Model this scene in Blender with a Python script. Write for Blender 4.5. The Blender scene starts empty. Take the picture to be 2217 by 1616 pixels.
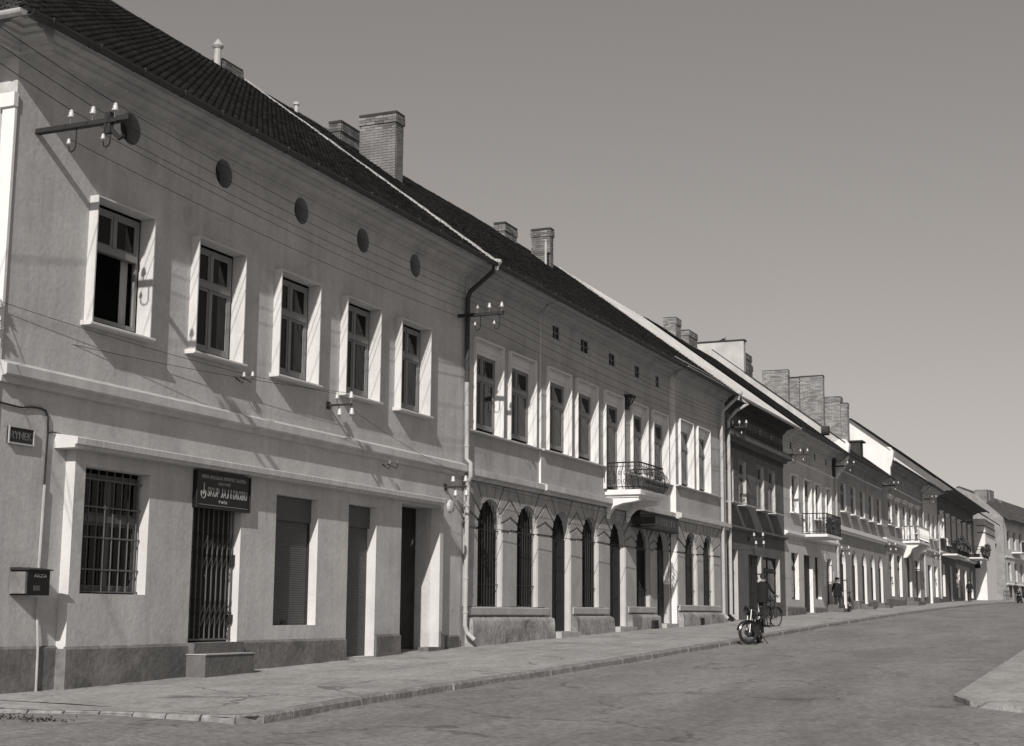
import bpy, math, random
from math import sin, cos, pi, radians
from mathutils import Vector, Matrix
from mathutils.geometry import tessellate_polygon
random.seed(7)
S = bpy.context.scene
COL = S.collection

# ---------------------------------------------------------------- camera, sky, sun, exposure
TH, PH, RO = radians(23.13636), radians(9.24712), radians(0.439305)
F = Vector((cos(PH)*cos(TH), cos(PH)*sin(TH), sin(PH)))
Rr = Vector((sin(TH), -cos(TH), 0)); Uu = Rr.cross(F)
R2 = Rr*cos(RO) + Uu*sin(RO); U2 = -Rr*sin(RO) + Uu*cos(RO)
cd = bpy.data.cameras.new('camera'); cam = bpy.data.objects.new('camera', cd); COL.objects.link(cam)
cam.matrix_world = Matrix((( R2.x, U2.x, -F.x, 0), (R2.y, U2.y, -F.y, -14), (R2.z, U2.z, -F.z, 1.75), (0, 0, 0, 1)))
cd.sensor_width = 36; cd.lens = 36*3184.675/2217; cd.clip_start = .1; cd.clip_end = 5000
S.camera = cam

SUN = Vector((4.2, 1.0, -2.68)).normalized()        # direction the light travels
sd = bpy.data.lights.new('sun', 'SUN'); sd.energy = 4.15; sd.angle = radians(.55); sd.color = (1, .935, .88)
so = bpy.data.objects.new('sun', sd); COL.objects.link(so)
so.rotation_euler = SUN.to_track_quat('-Z', 'Y').to_euler()
W = bpy.data.worlds.new('World'); S.world = W; W.use_nodes = True
nt = W.node_tree; nt.nodes.clear()
sky = nt.nodes.new('ShaderNodeTexSky'); sky.sky_type = 'NISHITA'; sky.sun_disc = False
to = -SUN
sky.sun_elevation = math.asin(to.z); sky.sun_rotation = math.atan2(to.x, to.y)
sky.air_density = 1.0; sky.dust_density = 1.0; sky.ozone_density = 1.0
bw = nt.nodes.new('ShaderNodeRGBToBW'); tint = nt.nodes.new('ShaderNodeMix'); tint.data_type = 'RGBA'; tint.blend_type = 'MULTIPLY'
tint.inputs[0].default_value = 1; tint.inputs[7].default_value = (1.075, 1, .948, 1)
pw = nt.nodes.new('ShaderNodeMath'); pw.operation = 'POWER'; pw.inputs[1].default_value = .755
bg = nt.nodes.new('ShaderNodeBackground'); bg.inputs['Strength'].default_value = .108
wo = nt.nodes.new('ShaderNodeOutputWorld')
nt.links.new(sky.outputs[0], bw.inputs[0]); nt.links.new(bw.outputs[0], pw.inputs[0]); nt.links.new(pw.outputs[0], tint.inputs[6])
nt.links.new(tint.outputs[2], bg.inputs[0]); nt.links.new(bg.outputs[0], wo.inputs[0])
S.render.engine = 'CYCLES'
S.view_settings.view_transform = 'Standard'; S.view_settings.look = 'None'
S.view_settings.exposure = .12; S.view_settings.gamma = 1; S.view_settings.use_curve_mapping = False
S.cycles.max_bounces = 6

# ---------------------------------------------------------------- materials
def mat(name, a, rough=.9, var=.12, scale=1.2, streak=0, bump=0., bscale=40, metallic=0, island=0, fine=.05, stretch=None, spec=.3, crack=0, patch=0, grit=0, blot=0):
    m = bpy.data.materials.new(name); m.use_nodes = True; t = m.node_tree; N = t.nodes; L = t.links
    b = N['Principled BSDF']; b.inputs['Roughness'].default_value = rough; b.inputs['Metallic'].default_value = metallic
    b.inputs['Specular IOR Level'].default_value = spec
    g = N.new('ShaderNodeNewGeometry')
    def math_(op, x, y):
        n = N.new('ShaderNodeMath'); n.operation = op
        for i, v in enumerate((x, y)):
            if isinstance(v, (int, float)): n.inputs[i].default_value = v
            else: L.new(v, n.inputs[i])
        return n.outputs[0]
    def noise(sc, det=5, st=None, dist=0):
        n = N.new('ShaderNodeTexNoise'); n.inputs['Scale'].default_value = sc; n.inputs['Detail'].default_value = det
        n.inputs['Distortion'].default_value = dist
        if st:
            mp = N.new('ShaderNodeMapping'); mp.inputs['Scale'].default_value = st
            L.new(g.outputs['Position'], mp.inputs[0]); L.new(mp.outputs[0], n.inputs['Vector'])
        else: L.new(g.outputs['Position'], n.inputs['Vector'])
        return n.outputs[0]
    f = 1.0
    if var: f = math_('MULTIPLY_ADD', noise(scale, 6, stretch), 4*var); f.node.inputs[2].default_value = 1-2*var
    if fine: 
        q = math_('MULTIPLY_ADD', noise(28, 4), 4*fine); q.node.inputs[2].default_value = 1-2*fine; f = math_('MULTIPLY', f, q)
    if streak:
        q = math_('MULTIPLY_ADD', noise(1.0, 4, (5, 5, .35)), 4*streak); q.node.inputs[2].default_value = 1-2*streak
        f = math_('MULTIPLY', f, q)
    if island:
        q = math_('MULTIPLY_ADD', g.outputs['Random Per Island'], 2*island); q.node.inputs[2].default_value = 1-island
        f = math_('MULTIPLY', f, q)
    def sub(x): nonlocal_f[0] = math_('MULTIPLY', nonlocal_f[0], x)
    nonlocal_f = [f]
    def ramp(src, p0, v0, p1, v1):
        n = N.new('ShaderNodeMapRange'); L.new(src, n.inputs[0]); n.interpolation_type = 'SMOOTHSTEP'
        for i, q in zip((1, 2, 3, 4), (p0, p1, v0, v1)): n.inputs[i].default_value = q
        return n.outputs[0]
    if grit: sub(ramp(noise(11, 6), .3, 1-grit, .7, 1+grit)); sub(ramp(noise(3.2, 8, (.6, 1.2, 1)), .3, 1-grit*.5, .7, 1+grit*.5))
    if blot: sub(ramp(noise(.45, 5, None, .6), .52, 1.0, .66, 1-blot)); sub(ramp(noise(1.7, 7, None, 1.2), .58, 1.0, .72, 1-blot*.8)); sub(ramp(noise(2.6, 6, None, 1.5), .30, 1+blot*.5, .38, 1.0))
    if crack or patch:
        vo = N.new('ShaderNodeTexVoronoi'); vo.feature = 'DISTANCE_TO_EDGE'; vo.inputs['Scale'].default_value = .33
        ad = N.new('ShaderNodeVectorMath'); ad.operation = 'MULTIPLY_ADD'; nn = N.new('ShaderNodeTexNoise'); nn.inputs['Scale'].default_value = 1.1; nn.inputs['Detail'].default_value = 5
        L.new(g.outputs['Position'], nn.inputs['Vector']); L.new(nn.outputs[1], ad.inputs[0]); ad.inputs[1].default_value = (1.6, 1.6, 0); L.new(g.outputs['Position'], ad.inputs[2]); L.new(ad.outputs[0], vo.inputs['Vector'])
        gate = ramp(noise(.5, 2), .45, 0, .6, 1)
        ck = ramp(vo.outputs['Distance'], .004, 1-crack, .016, 1.0); mx = math_('MAXIMUM', ck, math_('SUBTRACT', 1, gate)); sub(mx)
        v2 = N.new('ShaderNodeTexVoronoi'); v2.inputs['Scale'].default_value = .22; L.new(ad.outputs[0], v2.inputs['Vector']); sc_ = N.new('ShaderNodeSeparateColor'); L.new(v2.outputs['Color'], sc_.inputs[0]); sub(ramp(sc_.outputs[0], 0, 1-patch, 1, 1+patch))
    f = nonlocal_f[0]
    v = math_('MULTIPLY', f, a)
    cb = N.new('ShaderNodeCombineColor')
    for i in range(3): L.new(v, cb.inputs[i])
    L.new(cb.outputs[0], b.inputs['Base Color'])
    if bump:
        bp = N.new('ShaderNodeBump'); bp.inputs['Strength'].default_value = 1; bp.inputs['Distance'].default_value = bump
        L.new(noise(bscale, 5), bp.inputs['Height']); L.new(bp.outputs[0], b.inputs['Normal'])
    return m

M = dict(
    plaster1=mat('plaster_smooth_grey', .455, var=.13, scale=.9, streak=.09, bump=.005, bscale=14, blot=.14, grit=.05),
    plinth1=mat('plinth_cement_dark', .16, var=.25, scale=1.6, streak=.1, blot=.3, grit=.12, bump=.012, bscale=12),
    trim1=mat('plaster_trim_and_lit_reveal', .56, var=.08, scale=2, streak=.07, bump=.002, blot=.08),
    ledge=mat('ledge_cement_streaked', .46, var=.2, scale=1, stretch=(34, 1, 1.5), streak=.1, bump=.003),
    side=mat('side_wall_rough', .42, var=.3, scale=2.2, bump=.05, bscale=5),
    plaster2=mat('plaster_house_two', .37, blot=.16, grit=.05, var=.1, scale=1.1, streak=.06, bump=.006, bscale=14),
    rustic=mat('plaster_rusticated', .31, blot=.16, grit=.05, var=.12, scale=1.5, streak=.08, bump=.008, bscale=16),
    plinth2=mat('plinth_broken', .28, var=.22, scale=2.5, bump=.015, bscale=12, blot=.4, grit=.15),
    trim2=mat('trim_and_lit_reveal_two', .64, var=.06, scale=2, streak=.04),
    plaster3=mat('plaster_dark_house', .115, blot=.16, grit=.05, var=.2, scale=1.3, streak=.12, bump=.008, bscale=12),
    trim3=mat('trim_dark_house', .42, var=.1, scale=2),
    plaster4=mat('plaster_pale_house', .46, blot=.16, grit=.05, var=.1, scale=1.0, streak=.06, bump=.006, bscale=12),
    plaster5=mat('plaster_house_five', .29, blot=.16, grit=.05, var=.15, scale=1.0, streak=.1, bump=.006, bscale=12),
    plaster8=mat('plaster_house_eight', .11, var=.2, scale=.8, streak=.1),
    white=mat('limewash_white_and_lit_return', .68, var=.06, scale=1.5, streak=.05, bump=.004, bscale=12),
    firewall=mat('firewall_plaster', .42, var=.2, scale=1.5, streak=.05, bump=.01, bscale=6),
    tile=mat('clay_roof_tile_dark', .062, rough=.8, var=.35, scale=.8, island=.45, bump=.004),
    tile_mid=mat('clay_roof_tile_greyer', .075, rough=.8, var=.25, scale=.8, island=.4),
    roofdeck=mat('roof_deck_dark', .02, var=.1),
    mortar=mat('verge_mortar', .42, var=.2, scale=6, bump=.01),
    sheet=mat('sheet_metal_roof_light', .38, rough=.6, var=.24, scale=1.5, streak=.05, bump=.004, bscale=3, spec=.5),
    sheet2=mat('sheet_metal_roof_bright', .45, rough=.55, var=.08, scale=1.5, spec=.5),
    gutter=mat('gutter_dark_metal', .045, rough=.6, var=.2, scale=3),
    gutter_l=mat('pipe_pale_metal', .38, rough=.55, var=.15, scale=4, streak=.1),
    brick=mat('chimney_brick', .165, var=.3, scale=2, island=.4, blot=.3, bump=.006, bscale=30),
    brick_l=mat('chimney_brick_pale', .24, blot=.2, var=.2, scale=2, island=.3, bump=.006, bscale=30),
    joint=mat('brick_mortar', .13, var=.2, scale=4),
    soot=mat('chimney_cap_sooty', .04, var=.2, scale=4),
    wood=mat('window_frame_paint', .2, rough=.6, var=.08, scale=5),
    wood_d=mat('door_wood_dark', .015, rough=.65, var=.2, scale=3, streak=.1),
    shutter=mat('roller_shutter_paint', .085, rough=.6, var=.08, scale=3),
    curtain=mat('curtain_cloth', .45, var=.1, scale=4, stretch=(6, 6, .4)),
    iron=mat('iron_black', .025, rough=.6, var=.1, scale=6),
    iron_g=mat('iron_grille_grey', .11, rough=.6, var=.1, scale=6),
    porcelain=mat('insulator_porcelain', .5, rough=.35, var=0, fine=0, spec=.6),
    sign=mat('signboard_black', .008, rough=.4, var=.1, scale=6),
    letter=mat('sign_lettering_grey', .38, rough=.6, var=.05, scale=10, fine=0),
    void=mat('interior_dark', .02, var=0, fine=0),
    asphalt=mat('road_asphalt', .2, rough=.92, var=.2, scale=.5, stretch=(.3, 1.7, 1), bump=.014, bscale=26, fine=.12, grit=.2, crack=.4, patch=.07),
    pave=mat('pavement_concrete', .305, rough=.92, var=.16, scale=1.1, stretch=(.5, 1.5, 1), bump=.012, bscale=20, fine=.1, grit=.15, crack=.45, patch=.05, blot=.12),
    kerb=mat('kerb_stone_worn', .2, grit=.2, rough=.9, var=.25, scale=3, bump=.015, bscale=14),
    ground=mat('far_ground_earth', .16, var=.2, scale=.2),
    step=mat('step_stone_dark', .12, var=.2, scale=4, bump=.01, bscale=16),
    step_t=mat('step_stone_top', .36, var=.2, scale=4, bump=.01, bscale=16),
    rubber=mat('tyre_rubber', .02, rough=.8, var=.1), chrome=mat('chrome_dull', .22, rough=.25, metallic=1, var=0, fine=0),
    paint_b=mat('black_enamel', .015, rough=.25, var=0, fine=0, spec=.6),
    jacket=mat('jacket_dark_cloth', .013, var=.15, scale=6), trouser=mat('trousers_dark_cloth', .02, var=.15, scale=6),
    grey_c=mat('grey_work_clothes', .12, var=.15, scale=6), skin=mat('skin', .2, rough=.6, var=.03), hair=mat('hair_dark', .015, rough=.6, var=.1),
    shoe=mat('shoe_leather', .015, rough=.5, var=0), leaf=mat('foliage_leaf', .07, var=.3, scale=8, island=.5),
    poster=mat('poster_paper', .6, var=.25, scale=7), board=mat('shop_fascia_board', .03, rough=.5, var=.3, scale=8),
    frieze=mat('frieze_dark', .055, var=.2, scale=1.5, streak=.1), dark_pane=mat('unlit_room_pane', .007, rough=.4, var=.1, fine=0, spec=.05),  # dark_pane: opaque near-black, the unlit room behind put into the pane colour
    reveal2=mat('reveal_plaster_lit', .45, var=.1, scale=2, streak=.05),
    course=mat('string_course_plaster', .46, var=.12, scale=3, streak=.12, blot=.12),
    pigeon=mat('bird_feather', .03, var=.2), weeds=mat('weeds_dry', .03, var=.3, scale=9, island=.4),
)
def glass(name):
    m = bpy.data.materials.new(name); m.use_nodes = True; t = m.node_tree; t.nodes.clear()
    tr = t.nodes.new('ShaderNodeBsdfTransparent'); tr.inputs[0].default_value = (.55, .55, .55, 1)
    gl = t.nodes.new('ShaderNodeBsdfGlossy'); gl.inputs['Roughness'].default_value = .03; gl.inputs[0].default_value = (.8, .8, .8, 1)
    fr = t.nodes.new('ShaderNodeFresnel'); fr.inputs[0].default_value = 1.32
    mx = t.nodes.new('ShaderNodeMixShader'); o = t.nodes.new('ShaderNodeOutputMaterial')
    t.links.new(fr.outputs[0], mx.inputs[0]); t.links.new(tr.outputs[0], mx.inputs[1]); t.links.new(gl.outputs[0], mx.inputs[2]); t.links.new(mx.outputs[0], o.inputs[0])
    return m
M['glass'] = glass('window_glass')

# ---------------------------------------------------------------- mesh helpers
LOC = {}
class MB:
    def __init__(s): s.v = []; s.f = []; s.m = []
    def add(s, vs, fs, mi=0):
        o = len(s.v); s.v += [tuple(v) for v in vs]; s.f += [tuple(i+o for i in f) for f in fs]; s.m += [mi]*len(fs); return s
    def box(s, x0, x1, y0, y1, z0, z1, mi=0):
        v = [(x, y, z) for z in (z0, z1) for y in (y0, y1) for x in (x0, x1)]
        return s.add(v, [(0, 2, 3, 1), (4, 5, 7, 6), (0, 1, 5, 4), (2, 6, 7, 3), (0, 4, 6, 2), (1, 3, 7, 5)], mi)
    def slab(s, pts, d, mi=0):           # convex/any polygon pts (3d), extruded by vector d
        n = len(pts); d = Vector(d); v = [Vector(p) for p in pts]; w = [p+d for p in v]
        return s.add(v+w, [tuple(range(n)), tuple(range(2*n-1, n-1, -1))] + [(i, n+i, n+(i+1) % n, (i+1) % n) for i in range(n)], mi)
    def prof(s, pts, x0, x1, mi=0, caps=True):      # (y,z) profile swept along x
        n = len(pts); v = [(x0, p[0], p[1]) for p in pts]+[(x1, p[0], p[1]) for p in pts]
        f = [(i, n+i, n+(i+1) % n, (i+1) % n) for i in range(n)]
        if caps: f += [tuple(range(n)), tuple(range(2*n-1, n-1, -1))]
        return s.add(v, f, mi)
    def tube(s, path, r, n=6, mi=0, cap=True, closed=False):
        P = [Vector(p) for p in path]; k = len(P); rs = r if isinstance(r, (list, tuple)) else [r]*k
        rings = []; up = None
        for i, p in enumerate(P):
            if closed: d = P[(i+1) % k]-P[i-1]
            else: d = (P[min(i+1, k-1)]-P[max(i-1, 0)])
            d.normalize()
            if up is None: up = Vector((0, 0, 1)) if abs(d.z) < .9 else Vector((1, 0, 0))
            a = d.cross(up)
            if a.length < 1e-4: a = d.cross(Vector((0, 1, 0)))
            a.normalize(); b = a.cross(d).normalized(); up = b
            rings += [p+a*rs[i]*cos(2*pi*j/n)+b*rs[i]*sin(2*pi*j/n) for j in range(n)]
        f = []
        for i in range(k if closed else k-1):
            i2 = (i+1) % k
            f += [(i*n+j, i*n+(j+1) % n, i2*n+(j+1) % n, i2*n+j) for j in range(n)]
        if cap and not closed: f += [tuple(range(n-1, -1, -1)), tuple((k-1)*n+j for j in range(n))]
        return s.add(rings, f, mi)
    def lathe(s, prof, c, axis='z', n=12, mi=0):     # prof: (r, h)
        v = []
        for r, h in prof:
            for j in range(n):
                a = 2*pi*j/n; p = (r*cos(a), r*sin(a), h)
                if axis == 'y': p = (p[0], p[2], p[1])
                if axis == 'x': p = (p[2], p[0], p[1])
                v.append((c[0]+p[0], c[1]+p[1], c[2]+p[2]))
        k = len(prof)
        f = [(i*n+j, i*n+(j+1) % n, (i+1)*n+(j+1) % n, (i+1)*n+j) for i in range(k-1) for j in range(n)]
        f += [tuple(range(n-1, -1, -1)), tuple((k-1)*n+j for j in range(n))]
        return s.add(v, f, mi)
    def wall(s, outer, holes, y, depth=0, mi=0, mr=None):   # polygons in (x,z) on plane y, reveals going to y+depth
        L = [[Vector((p[0], y, p[1])) for p in poly] for poly in [outer]+holes]
        flat = [v for q in L for v in q]; tri = tessellate_polygon(L)
        s.add(flat, [tuple(t) for t in tri], mi)
        if depth:
            for h in holes:
                n = len(h); v = [(p[0], y, p[1]) for p in h]+[(p[0], y+depth, p[1]) for p in h]
                s.add(v, [(i, (i+1) % n, n+(i+1) % n, n+i) for i in range(n)], mi if mr is None else mr)
        return s
    def xf(s, mt):
        s.v = [tuple(mt @ Vector(v)) for v in s.v]; return s
    def mesh(s, name, mats, off=(0, 0, 0), smooth=False):
        me = bpy.data.meshes.new(name); ox, oy, oz = off
        me.from_pydata([(x-ox, y-oy, z-oz) for x, y, z in s.v], [], s.f)
        for m in (mats if isinstance(mats, (list, tuple)) else [mats]): me.materials.append(M[m] if isinstance(m, str) else m)
        me.polygons.foreach_set('material_index', s.m)
        if smooth: me.polygons.foreach_set('use_smooth', [True]*len(s.f))
        me.update(); return me
    def build(s, name, mats, parent=None, loc=None, smooth=False):
        base = LOC[parent.name] if parent else Vector((0, 0, 0))
        l = Vector(loc) if loc is not None else base
        return put(name, s.mesh(name, mats, l, smooth), parent, l)
def put(name, me, parent=None, loc=(0, 0, 0), rot=None):
    o = bpy.data.objects.new(name, me); COL.objects.link(o); l = Vector(loc)
    if parent: o.parent = parent; o.location = l-LOC[parent.name]
    else: o.location = l
    if rot: o.rotation_euler = rot
    LOC[o.name] = l; return o
def tag(o, label=None, cat=None, group=None, kind=None):
    for k, v in (('label', label), ('category', cat), ('group', group), ('kind', kind)):
        if v: o[k] = v
    return o
def root(name, loc, label, cat, group=None, rz=0):
    o = bpy.data.objects.new(name, None); o.empty_display_size = .2; COL.objects.link(o); o.location = loc; o.rotation_euler = (0, 0, rz)
    LOC[o.name] = Vector(loc); return tag(o, label, cat, group)
def rect(x0, x1, z0, z1): return [(x0, z0), (x1, z0), (x1, z1), (x0, z1)]
def arch(x0, x1, z0, zc, n=14):
    r = (x1-x0)/2; cx = (x0+x1)/2; zs = zc-r
    return [(x0, z0), (x1, z0)]+[(cx+r*cos(pi*i/n), zs+r*sin(pi*i/n)) for i in range(n+1)]
def circ(cx, cz, r, n=20): return [(cx+r*cos(2*pi*i/n), cz+r*sin(2*pi*i/n)) for i in range(n)]

# ---------------------------------------------------------------- the ground
GX = [-400, -60, 0, 16.9, 28.9, 40, 51.6, 74.6, 133.9, 233, 420, 3000]; GZ = [-3, -.9, .28, .665, .968, 1.237, 1.47, 1.97, 3.09, 4.6, 5.6, 6.5]
def g0(x):
    for i in range(len(GX)-1):
        if x <= GX[i+1]: return GZ[i]+(GZ[i+1]-GZ[i])*(x-GX[i])/(GX[i+1]-GX[i])
    return GZ[-1]
def gp(x, y): return g0(x)+.02*max(min(y, 0), -45)          # pavement level
KX = [15.0, 15.7, 16.75, 18, 19.4, 21, 24.6, 29.8, 37.7, 46, 54, 65.3, 82.1, 108, 125, 150, 240]
KY = [-4.36, -4.34, -4.27, -4.22, -4.22, -4.25, -4.35, -4.37, -4.27, -3.85, -3.55, -3.32, -3.02, -2.75, -3.4, -5.5, -14.5]
def ky(x):
    for i in range(len(KX)-1):
        if x <= KX[i+1]: return KY[i]+(KY[i+1]-KY[i])*(x-KX[i])/(KX[i+1]-KX[i])
    return KY[-1]
KH = lambda x: .13 if x < 16 else (.13-.05*min(1, (x-16)/30))
def gr(x, y): return gp(x, y)-.1+.075*max(0, min(1, (15.2-x)/.8))*max(0, min(1, (y+4.7)/.6))                              # road level
def sheet(xs, ys, fn, name, m, jit=0):
    mb = MB(); v = [(x, y, fn(x, y)+random.uniform(-jit, jit)) for x in xs for y in ys]; n = len(ys)
    mb.add(v, [(i*n+j, (i+1)*n+j, (i+1)*n+j+1, i*n+j+1) for i in range(len(xs)-1) for j in range(n-1)])
    return tag(mb.build(name, m, smooth=True), kind='structure')
def frange(a, b, s):
    o = []; 
    while a < b-1e-6: o.append(a); a += s
    return o+[b]
rx = frange(-60, 0, 10)[:-1]+frange(0, 60, .6)[:-1]+frange(60, 160, 4)[:-1]+[160, 180, 205, 240, 300, 400]
sheet(rx, frange(-46, -14, 4)[:-1]+frange(-14, -1, .5)[:-1]+frange(-1, 20, 3), lambda x, y: gr(x, y)+.012*sin(x*.9+y*1.3)*sin(y*.7-x*.35), 'road', 'asphalt')
sheet([-1500, -400, -60, 0, 60, 160, 300, 420, 900, 3000], [-2500, -600, -120, -46.0, -20, 0, 20, 60, 120, 600, 2500], lambda x, y: gr(x, y)-.35, 'far_ground', 'ground')
# pavement : top sheet between the houses and the kerb line, wrapping the corner at x = 14
mb = MB(); xs = frange(15.05, 40, .5)[:-1]+frange(40, 165, 2.5)
rows = []
for x in xs:
    k = ky(x)+.04; r = []
    for j in range(7):
        y = k+(1.0-k)*j/6; r.append((x, y, gp(x, y)+.006*sin(x*2.1+y*3)+.004*sin(x*5.3)))
    rows.append(r)
mb.add([p for r in rows for p in r], [(i*7+j, (i+1)*7+j, (i+1)*7+j+1, i*7+j+1) for i in range(len(rows)-1) for j in range(6)])
left = [(15.05, 1.0), (15.05, ky(15.05)+.04), (14.83, -4.08), (14.64, -3.5), (14.42, -2.6), (14.02, -1.55), (13.88, 0), (13.88, 30), (15.1, 30), (15.1, 1)]
mb.add([(x, y, gp(x, min(y, 0))) for x, y in left], [tuple(range(len(left)))])
base = [(15.9, 1.0), (15.9, ky(15.9)+.02), (15.3, -4.34), (15.02, -4.33), (14.8, -4.1), (14.61, -3.5), (14.39, -2.6), (13.99, -1.55), (13.85, 0), (13.85, 29), (15.1, 29), (15.1, 1)]
mb.add([(x, y, gp(x, min(y, 0))-.008) for x, y in base], [tuple(range(len(base)))])
pavement = tag(mb.build('pavement', 'pave'), kind='structure')
# kerb stones
kpath = [(14.0-.16, 20), (13.84, 6), (13.84, 0), (13.98, -1.55), (14.38, -2.6), (14.6, -3.5), (14.78, -4.1), (15.05, -4.36)]
pts = [Vector((x, y)) for x, y in kpath]+[Vector((x, ky(x))) for x in frange(15.9, 165, 1.0)]
# resample to stones about 0.95 m long
def resample(P, s):
    out = [P[0].copy()]; acc = 0
    for a, b in zip(P, P[1:]):
        L = (b-a).length; t = s-acc
        while t <= L: out.append(a+(b-a)*(t/L)); t += s
        acc = (L-(t-s))
    return out
kp = resample(pts[:9], .42)[:-1]+resample(pts[8:], .95)
for i, (a, b) in enumerate(zip(kp, kp[1:])):
    d = (b-a).normalized(); n = Vector((-d.y, d.x))
    if n.y < 0 and abs(d.x) > .5: n = -n
    if abs(d.x) <= .5: n = Vector((1, 0)) if d.y < 0 else n
    jz = random.uniform(.002, .012); jn = random.uniform(-.015, .015); g = .012
    a2 = a+d*g+n*jn; b2 = b-d*g+n*jn
    za = gp(a.x, min(a.y, 0))+.004+jz; zb = gp(b.x, min(b.y, 0))+.004+jz
    w = .2; mb = MB(); h = .3
    q = [(a2, za), (b2, zb)]
    v = []
    for p, z in q:
        o0 = p+n*.0; o1 = p+n*.03; o2 = p+n*w
        v += [(o0.x-n.x*.02, o0.y-n.y*.02, z-h), (o0.x, o0.y, z-.03), (o1.x, o1.y, z), (o2.x, o2.y, z), (o2.x, o2.y, z-h)]
    mb.add(v, [(0, 5, 6, 1), (1, 6, 7, 2), (2, 7, 8, 3), (3, 8, 9, 4), (0, 1, 2, 3, 4), (5, 9, 8, 7, 6)])
    mb.build('kerb_stone', 'kerb', pavement, loc=(a.x, a.y, za))
# opposite pavement corner at the right
mb = MB(); P = [(23.3, -11.27), (60, -11.0), (60, -30), (16.5, -30), (21.8, -12.4), (22.4, -11.6)]
top = [(x, y, gp(x, y)-.02) for x, y in P]
mb.slab(top, (0, 0, -.3)); tag(mb.build('opposite_pavement', 'pave'), kind='structure')

# ---------------------------------------------------------------- building parts
def glazing(parent, x0, x1, z0, z1, y, trans=None, mull=True, fw=.06, mats='wood', curt=True, opened=False, name='window', sub=True, sash=.045):
    """a timber window: frame mesh, panes and curtains as sub-parts"""
    d = .06; mb = MB()
    mb.box(x0, x0+fw, y, y+d, z0, z1); mb.box(x1-fw, x1, y, y+d, z0, z1)
    mb.box(x0+fw, x1-fw, y, y+d, z0, z0+fw); mb.box(x0+fw, x1-fw, y, y+d, z1-fw, z1)
    cx = (x0+x1)/2; cols = [(x0+fw, cx-.03), (cx+.03, x1-fw)] if mull else [(x0+fw, x1-fw)]
    tz = trans if trans else None
    rws = [(z0+fw, tz-.05), (tz+.05, z1-fw)] if tz else [(z0+fw, z1-fw)]
    if tz: mb.box(x0+fw, x1-fw, y-.03, y+d, tz-.05, tz+.05)
    if mull:
        for a, b in (rws[1:] if opened == 'both' else rws): mb.box(cx-.03, cx+.03, y-.008, y+d, a, b)
    gl = []
    for ri, (c, e) in enumerate(rws):
        for ci, (a, b) in enumerate(cols):
            if opened and ri == 0 and (ci == 0 or opened == 'both'): continue
            s_ = sash
            if b-a < .25: s_ = .02
            mb.box(a, a+s_, y+.006, y+.05, c, e); mb.box(b-s_, b, y+.006, y+.05, c, e)
            mb.box(a+s_, b-s_, y+.006, y+.05, c, c+s_); mb.box(a+s_, b-s_, y+.006, y+.05, e-s_, e)
            gl.append((a+s_, b-s_, c+s_, e-s_))
    o = mb.build(name, mats, parent, loc=(cx, y, z0))
    if sub:
        for a, b, c, e in gl: MB().box(a, b, y+.022, y+.028, c, e).build('pane', 'glass', o)
    else:
        q = MB()
        for a, b, c, e in gl: q.box(a, b, y+.022, y+.028, c, e)
        q.build('pane', 'glass', o)
    if curt:
        for a, b, sgn in ((x0+fw, x0+fw+(x1-x0)*.27, 1), (x1-fw-(x1-x0)*.27, x1-fw, -1)):
            if opened and sgn == 1: continue
            if opened == 'both': a += .12
            n = 12; v = []
            for i in range(n+1):
                t = i/n; xx = a+(b-a)*t
                v += [(xx, y+.14+.022*sin(i*1.9+x0), z0+.03), (xx+.015*sin(i*.7), y+.14+.018*sin(i*1.9+x0), z1-.03)]
            c = MB().add(v, [(2*i, 2*i+2, 2*i+3, 2*i+1) for i in range(n)]); c.build('curtain', 'curtain', o, smooth=True)
    return o
def surround(parent, x0, x1, z0, z1, yw, p, t, m, inner=None):
    """plaster box frame standing p proud of the wall plane yw, members t thick"""
    mb = MB(); y0, y1 = yw-p, yw-.0005
    mb.box(x0, x0+t, y0, y1, z0, z1); mb.box(x1-t, x1, y0, y1, z0, z1); mb.box(x0+t, x1-t, y0, y1, z1-t, z1)
    return mb.build('window_surround', m, parent, loc=((x0+x1)/2, yw, z0))
def sill(parent, x0, x1, z, y0, y1, m, h=.07, name='window_sill'):
    mb = MB().prof([(y1, z), (y0+.015, z-.025), (y0, z-.035), (y0, z-h), (y0+.03, z-h-.012), (y1, z-h-.012)], x0, x1)
    return mb.build(name, m, parent, loc=((x0+x1)/2, y0, z))
def void_box(parent, x0, x1, z0, z1, y0, y1):  # dark room behind an opening
    pass
def gutter(parent, x0, x1, z, y, m='gutter', r=.075):
    mb = MB(); n = 8; out = [(y+r*cos(a), z+r*sin(a)) for a in [pi+pi*i/n for i in range(n+1)]]
    inn = [(y+(r-.01)*cos(a), z+(r-.01)*sin(a)) for a in [2*pi-pi*i/n for i in range(n+1)]]
    mb.prof(out+inn, x0, x1)
    o = mb.build('gutter', m, parent, loc=((x0+x1)/2, y, z), smooth=False)
    k = MB()
    for x in frange(x0+.4, x1-.2, 1.0): k.box(x-.012, x+.012, y-r-.008, y+r+.1, z-.01+.012, z+.022); k.prof([(y+(r+.008)*cos(a), z+(r+.008)*sin(a)) for a in [pi+pi*i/6 for i in range(7)]]+[(y+r*cos(a)*.98, z+r*sin(a)*.98) for a in [2*pi-pi*i/6 for i in range(7)]], x-.012, x+.012)
    tag(k.build('gutter_bracket', m, o), kind='stuff')
    return o
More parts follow.
